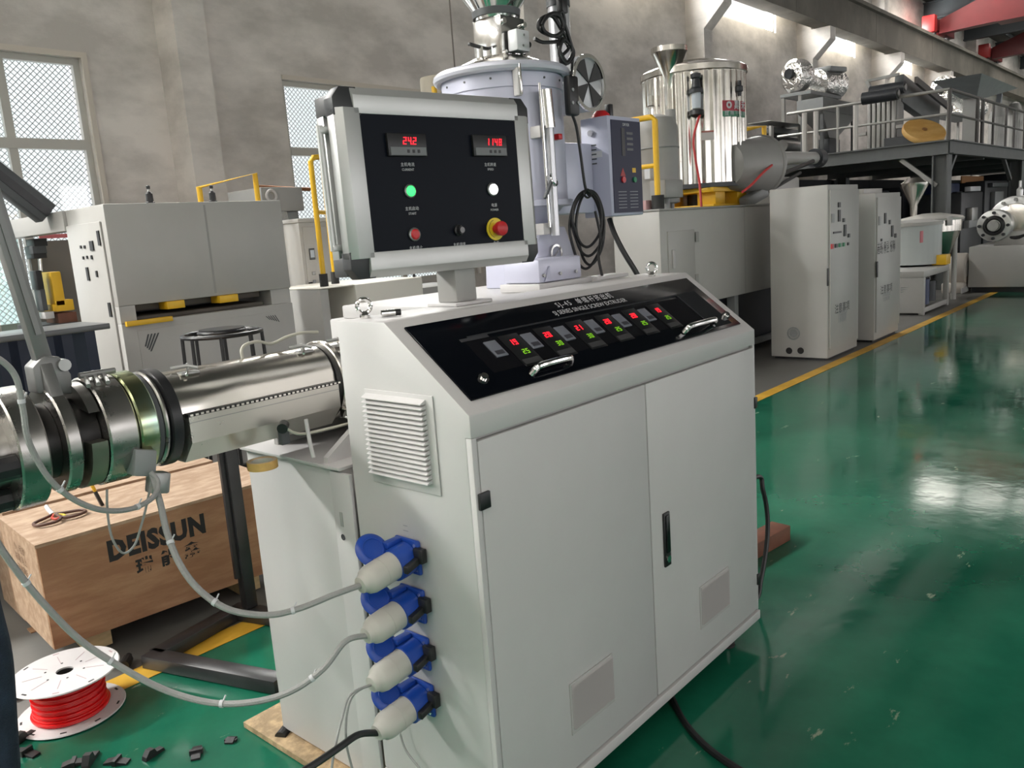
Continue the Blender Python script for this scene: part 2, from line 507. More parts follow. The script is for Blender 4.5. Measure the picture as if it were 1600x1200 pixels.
wm2 = M('side_wall_render', (.42, .40, .37), .85, var=.1, scale=.8)
wfb = MB().box(-14, 52, -12.3, -12, 0, 1.1).box(-14, 52, -12.3, -12, 4.2, 8.6)
for k in range(-3, 9):
    wfb.box(4.8 + BAY * k - 1.0, 4.8 + BAY * k + 1.0, -12.3, -12, 1.1, 4.2)
tag(wfb.build('wall_front', wm2, smooth=0), 'wall behind the viewer', 'wall', kind='structure')
tag(MB().box(-14.3, -14, -12, WALL_Y, 0, 8.6).build('wall_left', wm2, smooth=0), 'end wall at the left', 'wall', kind='structure')
wn = 0
for i, xr in enumerate(WIN_R):
    xl = xr - WIN_W
    if i < 4:
        wn += 1
        r = bpy.data.objects.new('window_%d' % wn, None); COL.objects.link(r); place(r, ((xl + xr) / 2, WALL_Y, LOW_Z[0]))
        tag(r, ['low window out of view', 'low window out of view at the left', 'large gridded window at the far left with wire guard', 'gridded window behind the black control box'][i], 'window', kind='structure')
        b = MB(); z0, z1 = LOW_Z
        t = .045
        b.box(xl, xr + .055, WALL_Y - .03, WALL_Y - .002, z1, z1 + .055); b.box(xr, xr + .055, WALL_Y - .03, WALL_Y - .002, z0, z1)
        b.build('reveal', REVEAL, r, smooth=0)
        b = MB(); y0, y1 = WALL_Y + .06, WALL_Y + .12
        b.box(xl, xl + .06, y0, y1, z0, z1); b.box(xr - .06, xr, y0, y1, z0, z1); b.box(xl + .06, xr - .06, y0, y1, z1 - .06, z1); b.box(xl + .06, xr - .06, y0, y1, z0, z0 + .06)
        b.build('window_frame', FRAMEW, r, smooth=0)
        MB().box(xl + .06, xr - .06, y0 - .01, y1 + .01, 2.70, 2.80).build('transom', FRAMEW, r, smooth=0)
        ms = [xr - .74, xr - 1.5, xr - 2.4]
        for mx_ in ms:
            MB().box(mx_ - .045, mx_ + .035, y0, y1 - .003, z0 + .06, z1 - .06).build('mullion', FRAMEW, r, smooth=0)
        ed = [xr - .06] + [m_ for m_ in ms] + [xl + .06]
        for a_, c_ in zip(ed[:-1], ed[1:]):
            for (q0, q1) in ((z0 + .06, 2.70), (2.80, z1 - .06)):
                MB().box(c_ + .036, a_ - .046, y0 + .025, y0 + .031, q0, q1).build('pane', GLASS, r, smooth=0)
        if i >= 2:
            g = MB(); yy = WALL_Y + .2; sp = .06; W_, H_ = xr - xl, z1 - z0
            k = -H_
            while k < W_:
                for sgn in (1, -1):
                    u0 = max(0, k); u1 = min(W_, k + H_)
                    if u1 - u0 > .05:
                        a0, a1 = u0 - k, u1 - k
                        p0 = (xl + u0, yy, z0 + a0 if sgn > 0 else z1 - a0); p1 = (xl + u1, yy, z0 + a1 if sgn > 0 else z1 - a1)
                        g.bar(p0, p1, .0065, .0065, up=(0, 1, 0))
                k += sp
            tag(g.build('wire_guard', GUARD, r, smooth=0), kind='stuff')
    wn2 = 5 + i
    r = bpy.data.objects.new('window_%d' % wn2, None); COL.objects.link(r); place(r, ((xl + xr) / 2, WALL_Y, HIGH_Z[0]))
    tag(r, 'bright high window under the concrete crane beam, bay %s' % ('one two three four five six seven eight'.split()[i]), 'window', kind='structure')
    z0, z1 = HIGH_Z; y0, y1 = WALL_Y + .06, WALL_Y + .12
    b = MB(); b.box(xl, xl + .05, y0, y1, z0, z1); b.box(xr - .05, xr, y0, y1, z0, z1); b.box(xl, xr, y0, y1, z1 - .05, z1); b.box(xl, xr, y0, y1, z0, z0 + .05)
    b.build('window_frame', FRAMEW, r, smooth=0)
    MB().box(xl + .05, xr - .05, y0 + .025, y0 + .031, z0 + .05, z1 - .05).build('pane', GLASS, r, smooth=0)

# columns with corbels, crane beam
for k in range(-2, 7):
    xc = 4.84 + 5.8 * k
    b = MB()
    b.prism([(WALL_Y - .001, 0), (WALL_Y - .42, 0), (WALL_Y - .42, 5.4), (8.13, 5.83), (8.13, 6.125), (8.62, 6.125), (8.62, 8.6), (WALL_Y - .001, 8.6)], 'yz', xc - .18, xc + .18)
    tag(b.build('column', WALLM, smooth=0), 'concrete column with a crane beam corbel, number %d along the back wall' % (k + 3), 'column', kind='structure')
b = MB()
xb = -14.0
while xb < 58:
    b.box(xb + .01, xb + BAY - .01, 8.12, 8.55, 6.13, 6.9); b.box(xb + .01, xb + BAY - .01, 8.0, 8.6, 6.9, 7.0)
    xb += BAY
cbm = tag(b.build('crane_beam', BEAMC, smooth=0), 'long concrete crane runway beam below the roof', 'beam', kind='structure')
tag(MB().box(-14, 58, 8.26, 8.34, 7.001, 7.09).build('crane_rail', darkgrey, cbm, smooth=0))

xj_ = AT(706, 50, 'y', WALL_Y).x
tag(MB().box(xj_ - .012, xj_ + .012, WALL_Y - .006, WALL_Y - .0005, 0, 8.6).build('trim_1', M('joint_grey', (.28, .25, .22), .8), smooth=0), 'thin joint strip on the wall', 'trim', kind='structure')
# roof
b = MB()
ce = tag(MB().box(-14, 52, -12, WALL_Y + .28, 8.62, 8.72).build('ceiling', ROOF, smooth=0), 'dark roof deck with skylight strips', 'roof', kind='structure')
for k in (-3, -2, 4, 5, 6, 7, 8):
    xc = 4.78 + BAY * k
    MB().box(xc + 1.4, xc + 4.2, -11.5, 8.2, 8.585, 8.615).build('skylight', SKYL, ce, smooth=0)
for k in range(4, 9):
    xc = 4.78 + BAY * k
    b = MB().box(xc - .14, xc + .14, -12, 8.9, 7.85, 7.9).box(xc - .14, xc + .14, -12, 8.9, 8.4, 8.44).box(xc - .02, xc + .02, -12, 8.9, 7.9, 8.4)
    b.build('rafter', ROOFBEAM, ce, smooth=0)
for j in range(8):
    y = 8.2 - j * 1.5
    MB().box(-14, 52, y - .04, y + .04, 8.44, 8.585).build('purlin', ROOFBEAM, ce, smooth=0)

# red overhead cranes
def crane(px, py, label):
    x = AT(px, py, 'y', 8.3).x
    r = thing('overhead_crane', label, 'crane', (x, 8.3, 7.1))
    b = MB().prism([(8.12, 7.16), (8.12, 7.6), (6.1, 8.3), (-11, 8.3), (-11, 7.2), (6.4, 7.2)], 'yz', x + .1, x + .5)
    b.build('girder', cranered, r, smooth=0)
    MB().box(x - .1, x + .7, -11, 6.4, 7.15, 7.2).build('girder_flange', cranered, r, smooth=0)
    MB().box(x - .25, x + 2.2, 8.14, 8.46, 7.24, 7.62).build('end_carriage', cranered, r, bevel=.03)
    MB().box(x - .55, x - .25, 8.1, 8.5, 7.15, 7.7).build('buffer', cranelightred, r, bevel=.03)
    for q in (.1, 1.8):
        MB().cyl((x + q, 8.24, 7.235), (x + q, 8.36, 7.235), .14, n=20).build('wheel', darkgrey, r)
    for q in (4.1, 3.75):
        MB().obox((x + .07, q, 7.45), (.03, 0, 0), (0, .1, 0), (0, -.5, .8)).build('stripe', yellow, r, smooth=0)
crane(1457, 58, 'red overhead crane girder, the nearer one above the platform')
crane(1541, 99, 'red overhead crane girder, the farther one at the right edge')
# ------------------------------------------------------------------ control cabinet of the extruder
X0, X1 = 1.243, 2.675
cab = thing('control_cabinet', 'large white extruder control cabinet with sloping black instrument panel in the foreground', 'cabinet', (1.96, 1.47, 0))
b = MB().prism([(1.264, .115), (1.69, .115), (1.69, 1.363), (1.507, 1.363), (1.247, 1.16), (1.247, 1.107), (1.264, 1.107)], 'yz', X0, X1)
b.build('body', white, cab, bevel=.003)
MB().box(X0, X0 + .017, 1.247, 1.264, .115, 1.107).build('front_edge', white, cab, bevel=.0015)
MB().box(X1 - .012, X1, 1.249, 1.264, .115, 1.107).build('front_edge', white, cab, bevel=.0015)
MB().box(X0 - .002, X1 + .002, 1.243, 1.692, .078, .112).build('plinth', white, cab, bevel=.003)
for fx in (X0 + .12, X1 - .12):
    for fy in (1.32, 1.555):
        f = MB().cyl((fx, fy, .012), (fx, fy, .08), .012, n=12).build('levelling_foot', steel_dull, cab)
        MB().lathe([(.03, 0), (.03, .008), (.012, .014)], (fx, fy, .001), n=16).build('foot_pad', rubber, f)
# doors
def louvre(x0, x1, z0, z1, parent, n):
    b = MB(); y = 1.2462
    b.box(x0, x1, y - .003, y, z0, z1)
    h = (z1 - z0 - .02) / n
    for i in range(n):
        z = z0 + .016 + i * h
        b.prism([(y - .003, z), (y - .010, z + .15 * h), (y - .003, z + .8 * h)], 'yz', x0 + .006, x1 - .006)
    o = b.build('vent', M('vent_grey', (.44, .43, .42), .5), parent, smooth=0)
    tag(o, 'grey louvred vent')
def door(x0, x1):
    d = MB().box(x0, x1, 1.2465, 1.2625, .121, 1.098).build('door', white, cab, bevel=.003)
    return d
dl = door(X0 + .0195, 1.957); dr = door(1.9625, X1 - .014)
pv = [AT(888, 1063, 'y', 1.247), AT(955, 1020, 'y', 1.247), AT(892, 1150, 'y', 1.247)]
louvre(pv[0].x, pv[1].x, pv[2].z, pv[1].z - .0, dl, 24)
pv = [AT(1092, 912, 'y', 1.247), AT(1137, 884, 'y', 1.247), AT(1095, 983, 'y', 1.247)]
louvre(pv[0].x, pv[1].x, pv[2].z, pv[1].z, dr, 24)
h0, h1 = AT(1034, 803, 'y', 1.247), AT(1047, 880, 'y', 1.247)
hd = MB().box(h0.x, h0.x + .034, 1.2395, 1.2464, h1.z, h0.z).build('handle', blackplastic, dr, bevel=.002)
MB().box(h0.x + .007, h0.x + .027, 1.2355, 1.2394, h1.z + .045, h0.z - .008).build('handle', M('handle_lever', (.004, .004, .005), .25), dr, bevel=.001)
MB().cyl((h0.x + .017, 1.2393, h1.z + .024), (h0.x + .017, 1.236, h1.z + .024), .011, n=16).build('lock', chrome, dr)
for z in (.90, .235):
    MB().box(X1 - .016, X1 + .004, 1.2415, 1.26, z - .02, z + .02).build('hinge', blackplastic, cab, bevel=.002)
zz = AT(751, 782, 'y', 1.247).z
MB().box(X0 + .005, X0 + .04, 1.2385, 1.2464, zz - .022, zz + .018).build('hinge', blackplastic, cab, bevel=.002)
MB().box(X0 + .005, X0 + .04, 1.2385, 1.2464, .13, .17).build('hinge', blackplastic, cab, bevel=.002)

# side louvre panel
lp = MB().box(X0 - .004, X0 - .0005, 1.358, 1.603, .958, 1.197).build('louver_panel', white, cab, bevel=.0015)
ns = 17; zz0, zz1 = .985, 1.188
hh = (zz1 - zz0) / ns
slat = None
for i in range(ns):
    z = zz0 + i * hh
    b = MB().prism([(X0 - .0045, z + .0005), (X0 - .0215, z + .0005), (X0 - .0215, z + .0025), (X0 - .0045, z + hh * .93)], 'xz', 1.381, 1.597)
    b.build('slat', white, lp, smooth=0)

# slope: instrument panel
SL0 = V((0, 1.247, 1.16)); SLD = V((0, .26, .203)).normalized(); SLN = V((0, -.203, .26)).normalized()
def S(x, s, h=0.0):
    return V((x, 0, 0)) + SL0 + SLD * s + SLN * h
def sbox(b, x0, x1, s0, s1, h0, h1):
    return b.obox(S(x0, s0, h0), (x1 - x0, 0, 0), SLD * (s1 - s0), SLN * (h1 - h0))
XD = V((1, 0, 0))
ip = sbox(MB(), 1.281, 2.622, .037, .297, .0008, .006).build('instrument_panel', blackglass, cab, bevel=.001)
tag(ip, 'glossy black instrument panel')
FR = M('panel_trim', (.03, .031, .035), .3)
b = MB()
for (a0, a1, s0, s1) in ((1.43, 2.45, .222, .227), (2.445, 2.45, .075, .222)):
    sbox(b, a0, a1, s0, s1, .0062, .0075)
b.build('window_trim', FR, ip, smooth=0)
sbox(MB(), 2.45, 2.575, .05, .227, .0062, .0067).build('smoked_strip', M('smoked_strip', (.018, .019, .022), .15), ip, smooth=0)
sbox(MB(), 1.40, 1.50, .212, .222, .0062, .0069).build('nameplate', M('dark_nameplate', (.05, .05, .055), .3), ip, smooth=0)
sbox(MB(), 1.41, 2.44, .095, .21, .0062, .0066).build('display_field', M('display_field', (.006, .006, .008), .25, spec=.2), ip, smooth=0)
text('SJ-45  单螺杆挤出机', S(1.985, .277, .0062), XD, SLD, .028, lettering_w, ip, spacing=1.25)
text('SJ SERIES SINGLE SCREW EXTRUDER', S(1.985, .2475, .0062), XD, SLD, .0235, lettering_w, ip, spacing=.97)
RED = glow('red_digit', (1.0, .015, .03), 1.5)
GRN = glow('green_digit', (.22, .55, .02), .40)
SWG = M('switch_grey', (.17, .18, .21), .35)
MTR = M('meter_bezel', (.014, .0145, .016), .3, spec=.25)
for i in range(6):
    x = 1.545 + .1405 * i
    k = sbox(MB(), x - .085, x - .042, .138, .195, .0067, .010).build('rocker_switch', SWG, ip, bevel=.001)
    sbox(MB(), x - .078, x - .049, .145, .158, .0101, .0112).build('switch_mark', M('switch_mark', (.05, .05, .06), .4), k, smooth=0)
    m = sbox(MB(), x - .022, x + .052, .088, .205, .0067, .0085).build('temperature_meter', MTR, ip, bevel=.001)
    sbox(MB(), x - .018, x + .048, .094, .112, .0086, .0095).build('meter_keys', M('meter_keys', (.05, .05, .052), .4), m, smooth=0)
    digits(['19', '20', '21', '20', '20', '19'][i], S(x - .004, .165, .0088), XD, SLD, .019, RED, m)
    digits(['25', '30', '30', '25', '25', '25'][i], S(x + .010, .128, .0088), XD, SLD, .017, GRN, m)
for hx0, hx1 in ((1.515, 1.672), (2.265, 2.46)):
    s_ = .062
    pts = spline([S(hx0, s_, .006), S(hx0 + .008, s_, .024), S(hx0 + .028, s_, .033), S(hx1 - .028, s_, .033), S(hx1 - .008, s_, .024), S(hx1, s_, .006)], 6)
    MB().tube(pts, .0085, 10).build('handle', chrome, ip)
for sx in (1.361, 2.585):
    s_ = .085
    MB().cyl(S(sx, s_, .006), S(sx, s_, .012), .014, n=20).build('knob_screw', chrome, ip)
    MB().cyl(S(sx, s_, .012), S(sx, s_, .020), .009, n=16).build('knob_screw', chrome, ip)

# lifting eyes on the top
def eye(x, y, z, rz, label, lying=False):
    r = thing('eye_bolt', label, 'eye bolt', (x, y, z))
    d = V((math.cos(rz), math.sin(rz), 0))
    MB().cyl((x, y, z), (x, y, z + .008), .013, n=16).build('collar', chrome, r)
    MB().torus((x, y, z + .03), d, .018, .0055, 24, 8).build('ring', chrome, r)
eye(1.307, 1.655, 1.3635, 1.2, 'small chrome lifting eye bolt on the left rear corner of the white cabinet top')
eye(2.50, 1.545, 1.3635, 1.0, 'small chrome lifting eye bolt on the right end of the white cabinet top')
r = thing('clamp_bolt', 'short chrome bolt lying on the cabinet top beside the eye bolt', 'bolt', (1.345, 1.595, 1.364))
MB().cyl((1.322, 1.608, 1.373), (1.352, 1.59, 1.373), .009, n=14).build('shank', chrome, r)
MB().cyl((1.352, 1.59, 1.373), (1.364, 1.583, 1.373), .0085, n=14).build('black_cap', blackplastic, r)

# industrial sockets on the left side, plugs in them
SOCK_Z = (.785, .657, .53, .402)
SOCK_Y = 1.492
for i, z in enumerate(SOCK_Z):
    y = SOCK_Y
    k = MB().box(X0 - .012, X0 - .0003, y - .044, y + .044, z - .045, z + .045).build('socket', bluep, cab, bevel=.006)
    MB().lathe([(.034, .050), (.041, .049), (.042, .03), (.041, 0), (.03, 0), (.03, .02), (.038, .021), (.038, .045), (.034, .050)], (X0 - .01, y, z - .003), (-1, 0, -.12), 24, cap=False).build('collar', bluep, k)
    lid = MB().lathe([(.0, .009), (.024, .0088), (.037, .006), (.043, 0), (.040, -.006), (0, -.006)], (X0 - .088, y + .036, z + .034), (-.12, -.78, .62), 32, cap=False)
    lo = lid.build('lid', bluep, k)
    MB().torus(V((X0 - .088, y + .036, z + .034)) + V((-.12, -.78, .62)).normalized() * .009, (-.12, -.78, .62), .026, .0014, 28, 6).build('lid', bluep, k)
    MB().box(X0 - .06, X0 - .012, y + .012, y + .034, z + .030, z + .046).build('hinge', bluep, k, bevel=.003)
    b = MB().obox((X0 - .06, y - .055, z - .02), (.056, 0, .016), (0, .016, 0), (0, 0, .018)).obox((X0 - .022, y - .066, z - .006), (.018, 0, 0), (0, .03, 0), (0, 0, .036))
    b.build('latch', blackplastic, k, bevel=.002)
    for sy in (-.032, .032):
        for sz in (-.033, .033):
            MB().cyl((X0 - .012, y + sy, z + sz), (X0 - .014, y + sy, z + sz), .0045, n=10).build('screw', chrome, k)

ordinal = ['topmost', 'second from the top', 'third from the top', 'lowest']
CAB = {}
PLUG_END = []
for i, z in enumerate(SOCK_Z):
    y = SOCK_Y
    r = thing('power_plug', 'off-white power plug in the %s blue socket' % ordinal[i], 'plug', (X0 - .15, y, z - .03), 'plugs in the blue sockets')
    o = V((X0 - .045, y, z - .006)); d = V((-1, 0, -.13)).normalized()
    MB().lathe([(.026, 0), (.0355, .001), (.036, .05), (.035, .085), (.031, .098), (.024, .104), (.020, .116), (.012, .117)], o, d, 28).build('plug_body', plugwhite, r)
    MB().ring(o + d * .05, d, .0367, .033, .003, 28).build('seam_ring', plugwhite, r)
    PLUG_END.append(o + d * .115)

# printed marks by the sockets
for py in (826, ):
    p = AT(634, py, 'x', X0)
    text('二', V((X0 - .0003, p.y, p.z)), (0, -1, 0), (0, 0, 1), .022, lettering_g, cab)

# ------------------------------------------------------------------ operator box on its post
BQ = V((1.2611, 1.62, 1.4621)); BYAW, BTILT = -0.1243, 0.0204
def bx(a, bb, c):
    b2 = bb * math.cos(BTILT) + c * math.sin(BTILT); c2 = -bb * math.sin(BTILT) + c * math.cos(BTILT)
    return BQ + V((a * math.cos(BYAW) - b2 * math.sin(BYAW), a * math.sin(BYAW) + b2 * math.cos(BYAW), c2))
def bxf(p): return bx(p[0], p[1], p[2])
BW, BH, BD = .634, .461, .105
BA = (bx(1, 0, 0) - bx(0, 0, 0)); BC = (bx(0, 0, 1) - bx(0, 0, 0)); BN = -(bx(0, 1, 0) - bx(0, 0, 0))
ob = thing('operator_box', 'black-faced operator control box with aluminium frame standing on a post above the cabinet', 'control box', (1.58, 1.66, 1.365))
MB().box(.02, BW - .02, .018, BD, .02, BH - .02).xf(bxf).build('housing', alu, ob, bevel=.004)
def framebar(pts2, lo, hi, axis):
    """profile (depth, out) swept along the width or the height"""
    b = MB()
    return b
# front frame: four chamfered extrusions
fp = [(.0, .064), (.0, .02), (.014, .0), (.045, .0), (.05, .012), (.05, .064)]     # (depth, distance from outer edge)
def fbar(which):
    b = MB(); n = len(fp); vs = []; L0, L1 = .05, .05
    for e in (0, 1):
        for d, q in fp:
            if which == 't': p = (L0 if e == 0 else BW - L1, d, BH - q)
            elif which == 'b': p = (L0 if e == 0 else BW - L1, d, q)
            elif which == 'l': p = (q, d, .05 if e == 0 else BH - .05)
            else: p = (BW - q, d, .05 if e == 0 else BH - .05)
            vs.append(bx(*p))
    fs = [tuple(range(n)), tuple(range(n, 2 * n))[::-1]] + [(i, n + i, n + (i + 1) % n, (i + 1) % n) for i in range(n)]
    b.add(vs, fs)
    return b.build('frame_bar', alu, ob, bevel=.001)
for wch in 'tblr': fbar(wch)
for ca, sa in ((0, 1), (BW, -1)):
    for cc, sc in ((0, 1), (BH, -1)):
        poly = [(.022, 0), (.068, 0), (.068, .068), (0, .068), (0, .026)]
        b = MB(); n = len(poly)
        vs = [bx(ca + sa * u, -.001 + (.012 if k < 0 else 0), cc + sc * v) for k in (0,) for u, v in poly] + [bx(ca + sa * u, .052, cc + sc * v) for u, v in poly]
        # slant the front face like the extrusions
        fv = []
        for u, v in poly:
            d = -.0012 if (u >= .05 and v >= .05) else .012 if (u < .01 or v < .01) else .004
            fv.append(bx(ca + sa * u, d, cc + sc * v))
        vs = fv + vs[n:]
        b.add(vs, [tuple(range(n)), tuple(range(n, 2 * n))[::-1]] + [(i, n + i, n + (i + 1) % n, (i + 1) % n) for i in range(n)])
        b.build('corner_cap', blackcap, ob, bevel=.0015)
# rear frame ring and its caps, seen on the left side
for e, (a0, a1, c0, c1) in enumerate(((.008, .03, .05, BH - .06), (BW - .03, BW - .008, .05, BH - .06))):
    MB().box(a0, a1, .078, .112, c0, c1).xf(bxf).build('rear_bar', alu, ob, bevel=.003)
    for cc in (.008, BH - .062):
        MB().box(a0, a1 + .02 if e == 0 else a1, .05, .113, cc, cc + .048).xf(bxf).build('rear_cap', M('cap_grey', (.055, .055, .055), .45), ob, bevel=.004)
MB().box(.03, BW - .03, .078, .112, BH - .05, BH - .01).xf(bxf).build('rear_bar', alu, ob, bevel=.003)
MB().box(.03, BW - .03, .078, .112, .01, .05).xf(bxf).build('rear_bar', alu, ob, bevel=.003)
# grab bar on the left side
gb = MB().tube([bx(-.012, .066, .075), bx(-.012, .066, BH - .085)], .0085, 12).build('grab_bar', alu, ob)
for c in (.082, BH - .095):
    MB().box(-.016, .022, .057, .075, c - .008, c + .008).xf(bxf).build('grab_bar_mount', alu, gb, bevel=.002)
# face
fc = MB().box(.064, BW - .062, .001, .012, .055, BH - .06).xf(bxf).build('face_plate', blackpanel, ob, smooth=0)
tag(fc, 'black control face')
def fpt(a, c, h=.0): return bx(a, .001 - h, c)
for (a0, a1, c0, c1, val) in ((.131, .249, .296, .352, '24.2'), (.405, .525, .298, .354, '1148')):
    m = MB().box(a0, a1, -.009, .001, c0, c1).xf(bxf).build('meter', blackplastic, fc, bevel=.0015)
    k = MB().box(a0 + .006, a1 - .004, -.0105, -.009, c0 + .002, c0 + .022).xf(bxf).build('meter_keys', M('meter_key_strip', (.16, .165, .17), .45), m, smooth=0)
    for j in range(3):
        MB().box(a0 + .055 + j * .016, a0 + .062 + j * .016, -.0115, -.0105, c0 + .008, c0 + .016).xf(bxf).build('key', blackplastic, m, smooth=0)
    digits(val, fpt(a0 + .045, c0 + .0285, .0105), BA, BC, .018, RED, m)
def label(s1, s2, a, c, size=.0105):
    text(s1, fpt(a, c, .0002), BA, BC, size, lettering_w, fc, spacing=1.05)
    if s2: text(s2, fpt(a, c - .0125, .0002), BA, BC, size * .8, lettering_w, fc)
label('主机电流', 'CURRENT', .19, .276); label('主机转速', 'SPEED', .466, .276)
label('主机启动', 'START', .19, .166); label('电源', 'POWER', .468, .166)
label('主机停止', 'STOP', .19, .066); label('主机调速', 'ADJUST', .333, .066)
label('急停', '', .464, .062)
GB = glow('green_lamp', (.05, 1.0, .18), 1.3); WBn = glow('white_lamp', (1.0, 1.0, 1.0), 1.6)
def button(a, c, r, mat, name, hgt=.008):
    o = MB().lathe([(r + .004, 0), (r + .004, .005), (r + .001, .0065)], fpt(a, c, 0), BN, 24).build(name, M('button_ring', (.22, .23, .22), .3, .7), fc)
    MB().lathe([(r, .004), (r, hgt), (r * .75, hgt + .003), (0, hgt + .004)], fpt(a, c, 0), BN, 24, cap=False).build('button_cap', mat, o)
    return o
button(.188, .21, .0135, GB, 'green_button'); button(.465, .209, .0145, WBn, 'white_lamp', .010); button(.188, .101, .0135, redp, 'red_button')
kb = MB().lathe([(.015, 0), (.015, .006), (.011, .008), (.010, .016), (0, .016)], fpt(.333, .104), BN, 24, cap=False).build('speed_knob', blackplastic, fc)
MB().lathe([(.008, .016), (.008, .020), (0, .020)], fpt(.333, .104), BN, 16, cap=False).build('knob_top', M('knob_grey', (.12, .12, .12), .3, .6), kb)
YE = M('estop_yellow', (.78, .60, .03), .45)
es = MB().lathe([(.031, 0), (.031, .003), (0, .003)], fpt(.464, .101), BN, 32, cap=False).build('emergency_stop', YE, fc)
MB().lathe([(.012, .003), (.012, .018), (.0195, .020), (.0205, .028), (.0185, .034), (.010, .037), (0, .0375)], fpt(.464, .101), BN, 28, cap=False).build('mushroom_head', redp, es)
for q in range(16):
    an = PI * (.62 + .76 * q / 15)
    ctr = fpt(.464 + .025 * math.cos(an), .101 + .025 * math.sin(an), .0031)
    MB().obox(ctr, BA * .0032, BC * .0016, BN * .0004).build('ring_print', ink, es, smooth=0)
# post
MB().box(1.585, 1.665, 1.60, 1.675, 1.372, 1.475).build('post', greywhite, ob, bevel=.004)
MB().box(1.555, 1.70, 1.575, 1.688, 1.3635, 1.372).build('post_flange', white, ob, bevel=.002)
# ------------------------------------------------------------------ extruder behind the cabinet
BY, BZ = 2.03, 1.155            # barrel axis
ex = thing('extruder', 'white-based single screw extruder with polished barrel and die head pointing left', 'extruder', (1.6, 2.0, 0))
bs = MB().box(1.247, 2.62, 1.742, 2.215, .034, .965).build('base', white, ex, bevel=.004)
MB().box(1.236, 1.2468, 1.70, 1.785, .052, .96).build('corner_flange', white, ex, bevel=.002)
tag(MB().prism([(1.247, .972), (1.62, .972), (1.62, 1.0), (1.55, 1.10), (1.42, 1.10), (1.247, .99)], 'xz', 1.80, 1.82).build('tray_side', white, ex, smooth=0))
MB().box(1.232, 2.62, 1.735, 2.225, .9655, .975).build('top_plate', white, ex, bevel=.002)
MB().box(1.62, 2.60, 1.76, 2.20, .9755, 1.04).build('barrel_plinth', white, ex, bevel=.004)
MB().box(1.30, 1.62, 2.12, 2.14, .9755, 1.10).build('tray_back', greywhite, ex, smooth=0)
# small keyhole slots on the flange
for py in (872, 850):
    p = AT(558, py, 'x', 1.236)
MB().cyl((1.2358, 1.752, .78), (1.234, 1.752, .78), .009, n=14).build('plug_screw', chrome, ex)
MB().box(1.2345, 1.2358, 1.746, 1.758, .81, .85).build('slot', M('slot_grey', (.35, .35, .33), .5), ex, smooth=0)
def ring(x0, x1, r, mat, name, ri=0.0, n=48, ch=.004):
    pr = [(r - ch, 0), (r, ch), (r, x1 - x0 - ch), (r - ch, x1 - x0)]
    return MB().lathe(pr, (x0, BY, BZ), (1, 0, 0), n).build(name, mat, ex)
# covers
def cover(x0, x1):
    pf = []
    for k in range(0, 13):
        a = PI * k / 12
        pf.append((BY - .098 * math.cos(a), BZ + .012 + .098 * math.sin(a)))
    up = MB().prism(pf, 'yz', x0, x1).build('upper_cover', stainless, ex, smooth=40)
    lw = [(BY - .116, BZ + .004), (BY - .116, BZ - .062), (BY - .064, BZ - .118), (BY + .064, BZ - .118), (BY + .116, BZ - .062), (BY + .116, BZ + .004)]
    lo = MB().prism(lw, 'yz', x0 + .012, x1 - .004).build('lower_cover', M('brushed_cover', (.62, .60, .55), .3, .8, rvar=.05, scale=5), ex, smooth=0)
    MB().box(x0 + .01, x1 - .004, BY - .120, BY - .10, BZ + .0045, BZ + .0125).build('seam_strip', blacksteel, lo, smooth=0)
    n = int((x1 - x0) / .014)
    b = MB()
    for i in range(n):
        b.box(x0 + .014 + i * .014, x0 + .022 + i * .014, BY - .1215, BY - .1205, BZ + .006, BZ + .011)
    tag(b.build('perforation', stainless, lo, smooth=0), kind='stuff')
    # panel break on the side
    MB().box(x0 + .012, x1 - .004, BY - .1167, BY - .1161, BZ - .012, BZ - .010).build('panel_line', steel_dull, lo, smooth=0)
    return up
c1 = cover(.925, 1.395); c2 = cover(1.44, 2.15)
MB().lathe([(.112, 0), (.124, .006), (.124, .030), (.112, .036)], (.889, BY, BZ), (1, 0, 0), 48).build('end_ring', blacksteel, ex)
ring(.876, .888, .121, steel, 'spacer_ring')
MB().lathe([(.11, 0), (.11, .04)], (1.398, BY, BZ), (1, 0, 0), 40).build('gap_ring', blacksteel, ex)
bnd = MB().lathe([(.118, 0), (.121, .003), (.121, .017), (.118, .02)], (1.408, BY, BZ), (1, 0, 0), 48).build('clamp_band', stainless, ex)
MB().box(1.404, 1.432, BY - .13, BY - .09, BZ - .10, BZ - .075).build('band_screw', chrome, ex, bevel=.003)
def latch(x):
    b = MB().box(x - .025, x + .025, BY - .055, BY - .015, BZ + .099, BZ + .106)
    r = b.build('latch_plate', steel_dull, ex, bevel=.002)
    MB().tube([(x - .035, BY - .02, BZ + .118), (x + .002, BY - .035, BZ + .120), (x + .022, BY - .05, BZ + .112)], .005, 8).build('latch_lever', steel_dull, ex)
    MB().tube([(x - .015, BY - .06, BZ + .10), (x + .008, BY - .03, BZ + .117), (x + .02, BY + .0, BZ + .119)], .004, 8).build('latch_hook', chrome, ex)
for x in (.99, 1.34, 1.47): latch(x)
# thermocouple leads curling on the cover
MB().tube(spline([(1.17, 2.03, 1.262), (1.172, 2.035, 1.285), (1.19, 2.04, 1.298), (1.235, 2.05, 1.30), (1.28, 2.055, 1.287), (1.33, 2.05, 1.30), (1.38, 2.045, 1.305), (1.43, 2.04, 1.30)], 6), .0045, 8).build('thermocouple_lead', M('braided_lead', (.52, .5, .42), .5), ex)
